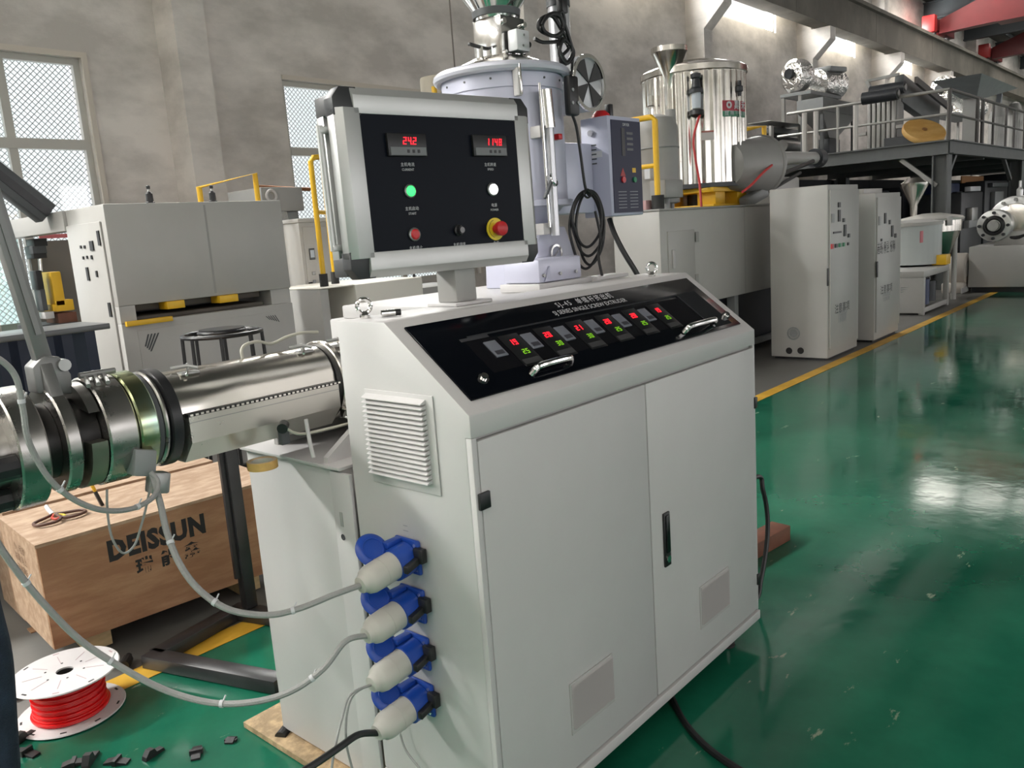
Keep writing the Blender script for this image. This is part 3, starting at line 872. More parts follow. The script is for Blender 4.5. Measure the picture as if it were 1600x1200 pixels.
# die head, from right to left
ring(.800, .876, .118, darkgrey, 'flange_core')
ring(.812, .858, .130, zinc, 'zinc_flange')
ring(.740, .808, .131, steel, 'heater_band')
ring(.680, .742, .088, M('burnt_steel', (.03, .028, .027), .4, .6), 'neck')
pf_ = []
for k in range(19):
    a_ = math.radians(182 + 176 * k / 18)
    pf_.append((BY - .127 * math.cos(a_), BZ + .127 * math.sin(a_)))
MB().prism(pf_, 'yz', .700, .736).build('half_plate', M('half_plate_steel', (.33, .33, .27), .35, .9), ex, smooth=40)
pf_ = []
for k in range(13):
    a_ = math.radians(30 + 105 * k / 12)
    pf_.append((BY - .124 * math.cos(a_), BZ + .124 * math.sin(a_)))
MB().prism(pf_, 'yz', .712, .736).build('upper_plate', steel, ex, smooth=40)
MB().lathe([(.122, 0), (.126, .004), (.126, .028), (.122, .032)], (.652, BY, BZ), (1, 0, 0), 48).build('yoke_ring', steel, ex)
ring(.60, .655, .088, M('burnt_steel'), 'neck')
ring(.552, .612, .138, steel, 'die_plate')
ring(.18, .556, .082, steel, 'outlet_pipe')
for an in (100, 190, 280, 350):
    a = math.radians(an)
    y, z = BY + .108 * math.cos(a) * -1, BZ + .108 * math.sin(a)
    MB().cyl((.505, y, z), (.5515, y, z), .026, n=10).build('bolt', blacksteel, ex)
# yoke bracket and lifting arm
MB().prism([(.640, 1.27), (.715, 1.255), (.718, 1.30), (.70, 1.345), (.668, 1.352), (.640, 1.33)], 'xz', BY - .028, BY + .028).build('yoke_block', M('yoke_cast', (.22, .22, .215), .45, .6), ex, bevel=.004)
MB().prism([(BY - .028, BZ + .18), (BY + .028, BZ + .18), (BY + .075, BZ + .09), (BY - .075, BZ + .09)], 'yz', .655, .682).build('yoke_web', M('yoke_cast'), ex, bevel=.003)
MB().cyl((.705, BY - .036, 1.325), (.705, BY + .036, 1.325), .014, n=14).build('yoke_pin', steel_dull, ex)
arm = MB().bar((.672, BY, 1.34), (.60, BY, 1.95), .034, .034, up=(0, 1, 0)).build('support_arm', M('arm_grey', (.20, .20, .195), .4, .4), ex, bevel=.003)
MB().bar((.667, BY - .02, 1.40), (.598, BY - .02, 1.94), .012, .006, up=(0, 1, 0)).build('arm_rib', M('arm_grey'), ex)
# clamp on the heater band and its connector block
for q in range(3):
    MB().tube([(.735 + q * .022, BY - .07, BZ + .118), (.75 + q * .02, BY - .02, BZ + .140), (.765 + q * .02, BY + .03, BZ + .133)], .0055, 8).build('band_clamp', steel_dull, ex)
MB().cyl((.733, BY - .03, BZ + .139), (.815, BY - .03, BZ + .139), .007, n=10).build('clamp_bolt', steel_dull, ex)
cbk = MB().obox((.778, 1.895, 1.055), (.05, 0, -.015), (0, .045, 0), (.012, 0, .062)).build('connector_block', midgrey, ex, bevel=.004)
MB().obox((.805, 1.885, 1.005), (.045, 0, -.012), (0, .038, 0), (.012, 0, .05)).build('connector_plug', steel_dull, ex, bevel=.006)
# white lead and clips over the tray
MB().tube(spline([AT(478, 655, 'y', 1.84), AT(484, 690, 'y', 1.83), AT(490, 715, 'y', 1.82)], 5), .0055, 8).build('thermocouple_lead', white, ex)
MB().tube(spline([AT(445, 668, 'y', 1.86), AT(470, 678, 'y', 1.86), AT(520, 668, 'y', 1.86), AT(546, 661, 'y', 1.86)], 6), .004, 8).build('thermocouple_lead', M('braided_lead'), ex)
p = AT(442, 668, 'y', 1.87)
MB().cyl(p + V((-.01, -.012, 0)), p + V((.012, .012, .004)), .014, n=14).build('lead_clamp', blackplastic, ex)
MB().box(p.x - .012, p.x + .012, p.y - .008, p.y + .008, p.z - .045, p.z).build('clamp_post', darkgrey, ex)
# feed housing behind the cabinet
MB().box(1.70, 2.60, 1.72, 2.35, 1.041, 1.30).build('feed_housing', white, ex, bevel=.006)
MB().box(1.72, 2.62, 1.74, 2.30, 1.301, 1.345).build('feed_plate', white, ex, bevel=.006)

# masking tape roll on the base
tp = AT(405, 686, 'y', 1.93)
tp.z = .9762
r = thing('tape_roll', 'roll of yellow masking tape lying on the extruder base', 'tape', tp)
MB().ring((tp.x, tp.y, tp.z), (0, 0, 1), .040, .030, .022, 36).build('tape', M('masking_tape', (.68, .42, .13), .6, var=.08, scale=30), r)
MB().ring((tp.x, tp.y, tp.z + .001), (0, 0, 1), .0297, .027, .02, 36).build('core', M('tape_core', (.6, .55, .5), .7), r)
MB().ring((tp.x, tp.y, tp.z + .0221), (0, 0, 1), .039, .031, .0006, 36).build('tape_face', M('tape_face', (.62, .5, .36), .6), r)

# chipboard sheet under the base
tag(MB().box(1.195, 2.5, 1.66, 2.37, .003, .022).build('chipboard_sheet', osb, smooth=0), 'rough chipboard sheet lying under the extruder base', 'board')
for (x_, y_) in ((1.45, 1.82), (1.45, 2.12), (2.5, 1.82), (2.5, 2.12)):
    MB().cyl((x_, y_, .0225), (x_, y_, .0335), .03, n=14).build('pad_foot', rubber, ex)

# ------------------------------------------------------------------ cables
def cable(name, label, pts, r, mat, n=8, per=8, cat='cable', ties=0, group=None):
    pp = spline(pts, per)
    o = thing(name, label, cat, pp[0], group)
    MB().tube(pp, r, n).build('sleeve', mat, o)
    for k in range(ties):
        i = int((k + 1) * len(pp) / (ties + 1))
        d = (pp[min(i + 1, len(pp) - 1)] - pp[i - 1]).normalized()
        MB().ring(pp[i] - d * .004, d, r * 1.18, r * .95, .008, 12).build('cable_tie', lettering_w, o)
        MB().bar(pp[i], pp[i] + V((.012, 0, .016)), .0025).build('tie_tail', lettering_w, o)
    return o
e1, e2, e3, e4 = PLUG_END
cable('heater_cable', 'thick grey braided cable sagging from the topmost plug to the die head', [e1, AT(520, 930, 'y', 1.50), AT(470, 950, 'y', 1.53), AT(420, 961, 'y', 1.57), AT(360, 953, 'y', 1.63), AT(315, 925, 'y', 1.69), AT(283, 885, 'y', 1.74), AT(262, 835, 'y', 1.79), AT(250, 785, 'y', 1.84), AT(238, 742, 'y', 1.885)], .0075, cablegrey, ties=3)
cable('heater_cable', 'long grey cable drooping from the second plug past the red wire spool', [e2, AT(540, 1002, 'y', 1.50), AT(505, 1045, 'y', 1.52), AT(455, 1080, 'y', 1.56), AT(395, 1097, 'y', 1.62), AT(330, 1098, 'y', 1.70), AT(260, 1079, 'y', 1.78), AT(190, 1043, 'y', 1.85), AT(125, 1000, 'y', 1.90), AT(70, 945, 'y', 1.92), AT(25, 890, 'y', 1.93), AT(-15, 830, 'y', 1.94), AT(-60, 740, 'y', 1.96)], .0075, cablegrey, ties=4)
cable('signal_cable', 'grey looped cable hanging in front of the die head at the left edge', [AT(-40, 545, 'y', 1.80), AT(0, 562, 'y', 1.80), AT(25, 590, 'y', 1.80), AT(36, 640, 'y', 1.80), AT(45, 690, 'y', 1.80), AT(75, 745, 'y', 1.80), AT(115, 780, 'y', 1.80), AT(160, 797, 'y', 1.80), AT(205, 795, 'y', 1.82), AT(238, 778, 'y', 1.84), AT(247, 755, 'y', 1.86), AT(236, 738, 'y', 1.88)], .0062, cablegrey, ties=3)
cable('sensor_wire', 'thin grey wire loop hanging over the crate lettering', [AT(167, 765, 'y', 1.92), AT(168, 800, 'y', 1.92), AT(175, 840, 'y', 1.92), AT(192, 864, 'y', 1.92), AT(210, 852, 'y', 1.92), AT(221, 820, 'y', 1.91), AT(230, 785, 'y', 1.9), AT(238, 742, 'y', 1.89)], .0028, cablegrey, n=6)
cable('sensor_wire', 'pair of thin grey wires hanging from the third plug', [e3, AT(548, 1085, 'y', 1.49), AT(535, 1120, 'y', 1.485), AT(523, 1170, 'y', 1.48), AT(517, 1215, 'y', 1.48), AT(514, 1290, 'y', 1.48)], .0032, cablegrey, n=6)
cable('sensor_wire', 'thin grey wire falling behind the pair from the third plug', [e3 + V((0, .003, 0)), AT(553, 1085, 'y', 1.50), AT(542, 1115, 'y', 1.50), AT(541, 1160, 'y', 1.50), AT(550, 1200, 'y', 1.50), AT(560, 1240, 'y', 1.50)], .003, cablegrey, n=6)
cable('power_cable', 'thick black cable leading down from the lowest plug', [e4, AT(560, 1148, 'y', 1.485), AT(530, 1168, 'y', 1.47), AT(490, 1195, 'y', 1.45), AT(440, 1225, 'y', 1.43), AT(380, 1262, 'y', 1.40)], .0085, cableblack)
cable('sensor_wire', 'thin curled wire hanging below the lowest blue socket', [AT(622, 1125, 'x', 1.22), AT(625, 1145, 'x', 1.22), AT(634, 1172, 'x', 1.22), AT(655, 1200, 'x', 1.22), AT(680, 1230, 'x', 1.22)], .003, cablegrey, n=6)
cable('power_cable', 'black cable looping out behind the right side of the control cabinet', [V((2.67, 1.42, .50)), AT(1182, 745, 'y', 1.40), AT(1192, 765, 'y', 1.39), AT(1199, 805, 'y', 1.38), AT(1198, 850, 'y', 1.37), AT(1189, 905, 'y', 1.36), AT(1178, 940, 'y', 1.36), V((2.60, 1.40, .03))], .0095, cableblack)
cable('power_cable', 'dark cable snaking over the floor under the control cabinet', [AT(1040, 1060, 'z', .012), AT(1052, 1095, 'z', .012), AT(1072, 1132, 'z', .012), AT(1105, 1168, 'z', .012), AT(1150, 1200, 'z', .012), AT(1230, 1250, 'z', .012)], .011, cableblack)

# ------------------------------------------------------------------ shipping crate
def crate_xf(o, yaw):
    c, s_ = math.cos(yaw), math.sin(yaw)
    return lambda p: (o[0] + p[0] * c - p[1] * s_, o[1] + p[0] * s_ + p[1] * c, p[2])
cx = crate_xf((.968, 3.335), -.075)
cr = thing('shipping_crate', 'long plywood shipping crate with black stencilled lettering beneath the die head', 'crate', (1.4, 3.5, 0))
CL, CW_, CZ0, CZ1 = 1.0, .54, .09, .505
MB().box(0, CL, 0, .012, CZ0, CZ1).xf(cx).build('front_panel', wood, cr, smooth=0)
MB().box(0, CL, CW_ - .012, CW_, CZ0, CZ1).xf(cx).build('rear_panel', wood, cr, smooth=0)
MB().box(-.001, .011, .0125, CW_ - .0125, CZ0, CZ1).xf(cx).build('end_panel', woodtop, cr, smooth=0)
MB().box(CL - .011, CL + .001, .0125, CW_ - .0125, CZ0, CZ1).xf(cx).build('end_panel', woodtop, cr, smooth=0)
MB().box(-.004, CL + .004, -.004, CW_, CZ1 + .0005, CZ1 + .014).xf(cx).build('lid', woodtop, cr, smooth=0)
for q in (.17, .83):
    MB().box(q - .05, q + .05, .05, CW_ - .03, CZ0 - .082, CZ0 - .0005).xf(cx).build('skid_block', woodpale, cr, smooth=0)
MB().box(.02, CL - .02, .46, .52, .002, CZ0 - .0835).xf(cx).build('skid_board', wood, cr, smooth=0)
c_, s_ = math.cos(-.075), math.sin(-.075)
CXD = V((c_, s_, 0))
text('DEISSUN', V(cx((.445, -.0005, .405))), CXD, (0, 0, 1), .112, ink, cr, bold=.0062, spacing=1.1, sx=.86)
for q_, ch_ in ((.375, '瑞'), (.475, '能'), (.575, '鑫')):
    text(ch_, V(cx((q_, -.0005, .305))), CXD, (0, 0, 1), .07, ink, cr, bold=.0025)
CYD = V((-s_, c_, 0))
for k in range(4):
    text(['小心轻放', '防潮 向上', 'FRAGILE', 'KEEP DRY'][k], V(cx((-.0015, .27, .44 - .045 * k))), -CYD, (0, 0, 1), .04, M('faded_ink', (.16, .09, .05), .7), cr)
cr2 = thing('shipping_crate', 'low plain plywood crate tucked directly behind the lettered crate', 'crate', (1.4, 4.0, 0))
MB().box(.03, .95, CW_ + .035, CW_ + .40, .02, CZ1 + .006).xf(cx).build('box', woodtop, cr2, smooth=0)
MB().box(.02, .96, CW_ + .033, CW_ + .41, CZ1 + .0065, CZ1 + .018).xf(cx).build('lid', woodtop, cr2, smooth=0)
# the wire tails lying on the crate
zt = CZ1 + .0146
p0 = AT(88, 806, 'z', zt + .01)
r = thing('wire_tails', 'white cable end with brown yellow and red wire tails curled on the crate lid', 'cable', p0)
MB().tube(spline([p0 + V((.01, .13, .015)), p0 + V((0, .08, .012)), p0 + V((-.002, .03, .002))], 5), .009, 10).build('cable_jacket', lettering_w, r)
for k, (mt, sx, sy) in enumerate(((M('brown_wire', (.10, .045, .03), .4), -1, 1), (M('brown_wire'), 1, .9), (M('yellow_wire', (.72, .55, .05), .4), .5, .5), (M('red_wire', (.6, .06, .04), .4), -.45, .55))):
    big = .075 if k < 2 else .036
    pts = [p0 + V((-.002, .03, .002)), p0 + V((sx * big * .5, .01, .001)), p0 + V((sx * big * 1.25, -.02 * sy, 0)), p0 + V((sx * big * 1.2, -.07 * sy, 0)), p0 + V((sx * big * .4, -.085 * sy, .001)), p0 + V((0, -.05 * sy, .004)), p0 + V((.003 * sx, .0, .006))]
    MB().tube(spline(pts, 6), .0065 if k < 2 else .005, 8).build('wire', mt, r)
# knife-like tool hanging by the crate edge
tq = AT(158, 775, 'y', 2.6)
r = thing('hand_tool', 'small black and yellow hand tool standing on the crate lid under the flange', 'tool', (tq.x, tq.y, zt))
tb = AT(160, 790, 'z', zt)
MB().bar(tb + V((0, 0, .0)), tb + V((-.02, .0, .07)), .018, .014).build('grip', blackplastic, r, bevel=.003)
MB().bar(tb + V((-.02, .0, .07)), tb + V((-.028, .0, .10)), .014, .012).build('cap', yellow, r, bevel=.002)

# ------------------------------------------------------------------ spool of red wire
sp = V((.885, 2.985, .003))
r = thing('wire_spool', 'white plastic spool wound with bright red wire on the green floor', 'spool', sp)
WF = M('spool_white', (.66, .63, .63), .45, var=.03, scale=9)
def flange(z):
    f = MB().lathe([(.028, 0), (.172, 0), (.175, .003), (.172, .006), (.028, .006), (.028, 0)], (sp.x, sp.y, z), n=56, cap=False).build('flange', WF, r)
    return f
f0 = flange(sp.z); f1 = flange(sp.z + .148)
MB().ring((sp.x, sp.y, sp.z + .006), (0, 0, 1), .032, .027, .142, 24).build('hub', M('spool_hub', (.03, .03, .03), .6), r)
pr = [(.03, .007)]
for k in range(19):
    z = .008 + k * .0073
    rr = .112 + .004 * math.sin(k * 2.1) + (.008 if k < 3 else 0)
    for q in range(5):
        a = -PI / 2 + PI * q / 4
        pr.append((rr + .0036 * math.cos(a), z + .0036 + .0036 * math.sin(a)))
pr.append((.03, .147))
MB().lathe(pr, (sp.x, sp.y, sp.z), n=48, cap=False).build('red_winding', M('red_wire_pvc', (.72, .008, .01), .3), r)
PRN = M('spool_print', (.50, .36, .38), .6)
for k in range(9):
    a = 2 * PI * k / 9
    d = V((math.cos(a), math.sin(a), 0)); e = V((-d.y, d.x, 0))
    o = sp + V((0, 0, .1543))
    MB().obox(o + d * .07 - e * .001, d * .06, e * .002, V((0, 0, .0005))).build('flange_rib', PRN, f1, smooth=0)
    MB().obox(o + d * .155 - e * .010, d * .006, e * .02, V((0, 0, .0005))).build('rim_slot', ink if k % 2 else PRN, f1, smooth=0)
    MB().obox(V((sp.x, sp.y, sp.z + .0062)) + d * .152 - e * .010, d * .007, e * .02, V((0, 0, .0005))).build('rim_slot', ink, f0, smooth=0)
for k in range(6):
    a = 2 * PI * k / 6 + .3
    MB().cyl(sp + V((.065 * math.cos(a), .065 * math.sin(a), .1543)), sp + V((.065 * math.cos(a), .065 * math.sin(a), .1548)), .004, n=10).build('flange_hole', ink, f1)

# ------------------------------------------------------------------ black steel floor frame with post
st = thing('steel_stand', 'low black steel floor frame with an upright post behind the extruder', 'stand', (1.45, 2.8, 0))
A0 = V((1.205, 3.07, .03)); A1 = V((1.40, 2.46, .03)); B0 = V((1.62, 3.16, .03)); B1 = V((1.80, 2.62, .03))
FS = M('black_frame_steel', (.03, .03, .032), .32, var=.2, scale=6)
for nm, a, c in (('floor_bar', A0, A1), ('floor_bar', B0, B1), ('cross_bar', A0 + V((.02, -.02, 0)), B0 + V((.0, -.02, 0)))):
    MB().bar(a + V((0, 0, .0)), c, .07, .05).build(nm, FS, st, bevel=.002)
pb = V((1.655, 3.08, .0))
MB().bar(pb + V((0, 0, .057)), pb + V((0, 0, .98)), .05, .05).build('post', FS, st, bevel=.003)
MB().bar(pb + V((-.02, 0, .2)), pb + V((-.02, 0, .95)), .015, .056).build('post_rib', blacksteel, st)

# ------------------------------------------------------------------ scraps on the floor
CLIP = M('black_scrap', (.015, .015, .016), .45)
def scrap(px, py, ang, sc, label, kind):
    p = AT(px, py, 'z', 0.0)
    b = MB()
    L = .035 * sc
    if kind == 0:
        b.prism([(-L, 0), (L, 0), (L * .9, .01), (L * .2, .012), (0, .026 * sc), (-L * .5, .028 * sc), (-L * .9, .012)], 'xz', -.011, .011)
    elif kind == 1:
        b.cyl((-L * .6, 0, .014 * sc), (L * .5, 0, .014 * sc), .014 * sc, n=12); b.cyl((L * .5, 0, .014 * sc), (L * .9, 0, .018 * sc), .008 * sc, n=10)
    else:
        b.prism([(-L, 0), (L, 0), (L, .006), (L * .3, .012), (-L, .006)], 'xz', -.014, .014); b.box(-.006, .006, -.02, .02, 0, .016 * sc)
    c, s2 = math.cos(ang), math.sin(ang)
    b.xf(lambda q: (p.x + q[0] * c - q[1] * s2, p.y + q[0] * s2 + q[1] * c, q[2] + .0004))
    tag(b.build('plastic_clip', CLIP, smooth=0), label, 'clip', 'black plastic scraps on the floor')
scrap(38, 1155, .4, 1.2, 'black plastic clip nearest the red spool', 0)
scrap(42, 1178, 1.9, 1.3, 'black clip by the trouser leg at the left edge', 2)
scrap(142, 1190, .8, 1.3, 'black clip at the bottom edge below the spool', 0)
scrap(183, 1192, 2.2, 1.1, 'upright black clip at the bottom edge, right of the first one', 2)
scrap(240, 1180, .2, 1.0, 'black clip on the green floor, middle of the row', 0)
scrap(307, 1178, 1.0, 1.0, 'black clip alone on the green floor right of the middle one', 2)
scrap(116, 1194, 2.6, 1.0, 'flat black clip between the leg and the bottom edge', 2)
scrap(446, 1153, .5, 1.4, 'round black grommet on the floor near the chipboard', 1)
scrap(480, 1170, 2.0, .7, 'tiny black chip beside the round grommet', 2)
scrap(361, 1158, .6, .5, 'tiny dark chip in the middle of the green floor', 2)
scrap(198, 1043, .9, 1.5, 'black scrap between the spool and the yellow line', 1)
scrap(28, 1090, .1, 1.4, 'dark round scrap beside the left rim of the spool', 1)

# timber offcut behind the cabinet
p = AT(1190, 858, 'z', 0)
tm = MB().obox((p.x - .25, p.y - .02, .001), (.42, -.05, 0), (.012, .10, 0), (0, 0, .075)).build('timber_block', redbrown, bevel=.004)
tag(tm, 'reddish timber offcut on the floor right of the control cabinet', 'timber')
# ------------------------------------------------------------------ hopper dryer standing on the extruder throat
DX, DY = 2.36, 2.06
dr1 = thing('hopper_dryer', 'lavender-grey hopper dryer with stainless funnel standing behind the operator box', 'dryer', (DX, DY, 1.345))
Z0, Z1 = 1.64, 2.10
MB().lathe([(.05, 1.50), (.10, 1.53), (.205, Z0), (.217, Z0 + .004), (.217, Z1)], (DX, DY, 0), n=64).build('drum', lav, dr1)
MB().lathe([(.217, Z0 - .006), (.236, Z0 - .004), (.236, Z0 + .016), (.217, Z0 + .018)], (DX, DY, 0), n=64).build('lower_rim', lav, dr1)
MB().lathe([(.2175, Z1 - .062), (.221, Z1 - .06), (.221, Z1 - .004), (.2175, Z1 - .002)], (DX, DY, 0), n=64).build('rivet_band', lav, dr1)
MB().torus((DX, DY, Z1 + .004), (0, 0, 1), .233, .017, 64, 10).build('upper_rim', M('lavender_rim', (.58, .585, .66), .3, .2), dr1)
MB().lathe([(.222, 2.108), (.20, 2.125), (.11, 2.165), (.09, 2.168)], (DX, DY, 0), n=56).build('lid', stainless, dr1)
for k in range(14):
    a = 2 * PI * k / 14 + .1
    MB().cyl((DX + .2205 * math.cos(a), DY + .2205 * math.sin(a), Z1 - .032), (DX + .2235 * math.cos(a), DY + .2235 * math.sin(a), Z1 - .032), .004, n=8).build('rivet', darkgrey, dr1)
# throat box and funnel
tb = MB().box(DX - .07, DX + .06, DY - .075, DY + .06, 2.166, 2.30).build('throat_box', chrome, dr1, bevel=.004)
jb = AT(813, 64, 'y', DY - .115)
MB().box(jb.x - .035, jb.x + .035, DY - .13, DY - .085, jb.z - .036, jb.z + .036).build('junction_box', M('junction_white', (.74, .75, .76), .35), dr1, bevel=.006)
for q in (-.018, .018):
    MB().cyl((jb.x + q * .2, DY - .1305, jb.z + q), (jb.x + q * .2, DY - .132, jb.z + q), .004, n=10).build('screw', steel_dull, dr1)
MB().cyl((jb.x + .035, DY - .105, jb.z - .006), (jb.x + .06, DY - .105, jb.z - .004), .011, n=12).build('cable_gland', blackplastic, dr1)
for (u, v) in ((-.06, -.062), (-.06, .045), (.05, .045), (.05, -.062)):
    MB().cyl((DX + u, DY - .076, 2.233 + v), (DX + u, DY - .086, 2.233 + v), .010, n=12).build('flange_bolt', chrome, dr1)
MB().lathe([(.075, 2.30), (.082, 2.33), (.25, 2.56), (.252, 2.575)], (DX - .005, DY, 0), n=56).build('funnel', chrome, dr1)
MB().lathe([(.085, 2.308), (.088, 2.33), (.080, 2.332)], (DX - .005, DY, 0), n=48).build('funnel_collar', darkgrey, dr1)
# taps on the left of the lid
tq = AT(742, 76, 'y', DY)
MB().cyl((tq.x + .03, tq.y, 2.14), (tq.x + .03, tq.y, tq.z + .01), .008, n=10).build('tap_stem', chrome, dr1)
MB().bar((tq.x - .03, tq.y, tq.z + .012), (tq.x + .06, tq.y, tq.z + .006), .012).build('tap_handle', blackplastic, dr1, bevel=.003)
tq = AT(760, 55, 'y', DY + .05)
MB().cyl((tq.x + .02, tq.y, 2.15), (tq.x + .02, tq.y, tq.z + .02), .012, n=10).build('tap_stem', chrome, dr1)
MB().torus((tq.x + .02, tq.y, tq.z + .03), (0, 1, .2), .016, .005, 18, 6).build('tap_ring', chrome, dr1)
# front latch
a = math.radians(-118)
def dpt(px_, py_, rad):                      # point on the near side of a drum of the given radius
    d = CF + CR * ((px_ - 800) / FPX) + CU * ((600 - py_) / FPX)
    A = d.x ** 2 + d.y ** 2; B = -2 * (d.x * DX + d.y * DY); C_ = DX ** 2 + DY ** 2 - rad ** 2
    t = (-B - math.sqrt(max(0, B * B - 4 * A * C_))) / (2 * A)
    return V((0, 0, CAM_H)) + d * t
lt, lb = dpt(807, 105, .235), dpt(810, 150, .235)
MB().bar(lt, lb, .026, .02).build('latch', white, dr1, bevel=.004)
MB().bar(lt + V((0, -.012, .01)), lt + V((0, -.012, -.09)), .012, .01).build('latch_rod', chrome, dr1, bevel=.002)
# sight tube and rod on the front right
s0, s1, s2 = dpt(852, 140, .25), dpt(858, 200, .25), dpt(868, 368, .25)
MB().cyl(s1, s0, .022, n=20).build('sight_tube_head', chrome, dr1)
MB().cyl(s2, s1, .016, n=16).build('sight_tube', M('clear_tube', (.55, .55, .58), .15, .3), dr1)
MB().cyl(s0 + V((-.03, 0, .02)), s2 + V((-.03, 0, .03)), .005, n=10).build('guide_rod', chrome, dr1)
cp = dpt(842, 207, .225)
MB().cbox(cp, .05, .05, .04).build('tube_clamp', white, dr1, bevel=.004)
cp = dpt(850, 368, .225); cp.z = 1.50
MB().cbox(dpt(848, 358, .225), .045, .045, .04).build('tube_clamp', white, dr1, bevel=.004)
tg = dpt(862, 282, .27)
MB().torus(tg + V((.012, 0, .004)), (.3, -1, .4), .022, .0035, 20, 6).build('toggle_ring', chrome, dr1)
MB().bar(tg, tg + V((-.045, 0, -.06)), .012, .010).build('toggle_lever', darkgrey, dr1, bevel=.002)
MB().cbox(dpt(871, 214, .232), .022, .03, .02).build('red_clip', redp, dr1, bevel=.003)
# chute to the throat with gauge
MB().prism([(DX - .06, 1.345), (DX + .14, 1.345), (DX + .17, 1.46), (DX + .12, 1.56), (DX - .02, 1.56), (DX - .05, 1.50)], 'xz', 1.90, 2.16).build('chute', lav, dr1, bevel=.006)
gd = AT(868, 396, 'y', 1.897)
MB().ring((gd.x, 1.8985, gd.z), (0, -1, 0), .034, .026, .008, 28).build('gauge_bezel', chrome, dr1)
MB().cyl((gd.x, 1.8985, gd.z), (gd.x, 1.894, gd.z), .026, n=24).build('gauge_face', lav2, dr1)
MB().bar((gd.x - .018, 1.892, gd.z - .012), (gd.x + .012, 1.892, gd.z + .01), .004, .003).build('gauge_needle', chrome, dr1)
ch = AT(800, 436, 'y', 1.85)
MB().box(2.14, 2.38, 1.76, 1.92, 1.375, 1.455).build('slide_box', lav, dr1, bevel=.008)
MB().box(2.12, 2.42, 1.745, 1.925, 1.346, 1.374).build('slide_plate', white, dr1, bevel=.003)
MB().prism([(2.16, 1.38), (2.19, 1.38), (2.19, 1.43)], 'xz', 1.752, 1.759).build('slide_gusset', lav2, dr1, smooth=0)
for q in (2.16, 2.25, 2.34):
    MB().cyl((q, 1.758, 1.40), (q, 1.752, 1.40), .006, n=8).build('bolt', steel_dull, dr1)
# small base hardware along the rear of the cabinet top
MB().box(2.42, 2.62, 1.72, 1.80, 1.346, 1.372).build('slide_rail', white, dr1, bevel=.003)
MB().box(2.44, 2.60, 1.715, 1.7195, 1.352, 1.36).build('rail_slot', blacksteel, dr1, smooth=0)
# blower and control box on the right
bf = AT(919, 130, 'y', 1.95)
bl = MB().cyl((bf.x, 1.95, bf.z), (bf.x, 2.12, bf.z), .105, n=40).build('blower', M('blower_grey', (.52, .53, .55), .35, .3), dr1, bevel=.006)
MB().ring((bf.x, 1.949, bf.z), (0, -1, 0), .108, .094, .008, 40).build('blower_ring', chrome, bl)
for k in range(4):
    b = MB(); n = 6
    a0 = PI / 2 * k + .25
    pts = [(0, 0)] + [(.090 * math.cos(a0 + .785 * j / n), .090 * math.sin(a0 + .785 * j / n)) for j in range(n + 1)]
    b.prism([(bf.x + u, bf.z + v) for u, v in pts], 'xz', 1.945, 1.949)
    b.build('inlet_opening', M('inlet_dark', (.02, .02, .02), .5), bl, smooth=0)
MB().cyl((bf.x - .02, 2.06, bf.z + .02), (bf.x - .02, 2.06, 2.62), .042, n=28).build('air_pipe', M('pipe_grey', (.50, .50, .52), .3, .4), dr1)
MB().cyl((bf.x - .02, 2.06, 2.40), (bf.x - .02, 2.06, 2.46), .046, n=28).build('pipe_collar', darkgrey, dr1)
fy = 1.90
q0 = AT(951, 188, 'y', fy); q1 = AT(998, 186, 'y', fy); q2 = AT(955, 338, 'y', fy)
lx = q0.x - .008; rx = q1.x + .008; zt_, zb_ = q0.z + .02, q2.z
yb = AT(906, 190, 'x', lx).y
cbx = MB().box(lx, rx, fy, yb, zb_, zt_).build('control_box', lav2, dr1, bevel=.005)
pn = MB().box(lx + .018, rx - .006, fy - .003, fy - .0004, zb_ + .012, zt_ - .016).build('control_panel', navy, cbx, smooth=0)
pw = rx - lx
PT = lambda u, v: V((lx + .018 + (pw - .024) * u, fy - .0031, zb_ + .012 + (zt_ - zb_ - .028) * v))
text('DRYER', PT(.5, .955), (1, 0, 0), (0, 0, 1), .016, lettering_w, pn)
MB().box(PT(.33, 0).x, PT(.44, 0).x, fy - .0045, fy - .0031, PT(0, .62).z, PT(0, .92).z).build('switch_slot', blackplastic, pn, smooth=0)
for k in range(4):
    MB().box(PT(.5, 0).x, PT(.72, 0).x, fy - .0042, fy - .0031, PT(0, .68 + .058 * k).z, PT(0, .705 + .058 * k).z).build('display', M('dim_display', (.05, .055, .06), .3), pn, smooth=0)
MB().cyl(PT(.33, .36) , PT(.33, .36) + V((0, -.006, 0)), .013, n=14).build('red_switch', redp, pn)
MB().prism([(PT(.24, 0).x, PT(0, .40).z), (PT(.42, 0).x, PT(0, .40).z), (PT(.33, 0).x, PT(0, .49).z)], 'xz', fy - .004, fy - .0031).build('warning_mark', M('red_print', (.4, .05, .05), .5), pn, smooth=0)
MB().box(PT(.66, 0).x, PT(.78, 0).x, fy - .004, fy - .0031, PT(0, .44).z, PT(0, .49).z).build('yellow_mark', yellow, pn, smooth=0)
MB().cyl(PT(.72, .36), PT(.72, .36) + V((0, -.006, 0)), .011, n=14).build('green_switch', M('green_plastic', (.01, .22, .09), .4), pn)
for k in range(6):
    for u in (.15, .55):
        MB().box(PT(u, 0).x, PT(u + .28, 0).x, fy - .0036, fy - .0031, PT(0, .05 + .035 * k).z, PT(0, .058 + .035 * k).z).build('print_line', lettering_g, pn, smooth=0)
for k in range(5):
    MB().box(lx - .002, lx - .0003, fy + .06, fy + .11, zb_ + .21 + .018 * k, zb_ + .215 + .018 * k).build('vent_slot', darkgrey, cbx, smooth=0)
MB().cyl((lx, fy + .08, zt_ - .06), (lx - .012, fy + .08, zt_ - .06), .012, n=12).build('side_knob', chrome, cbx)
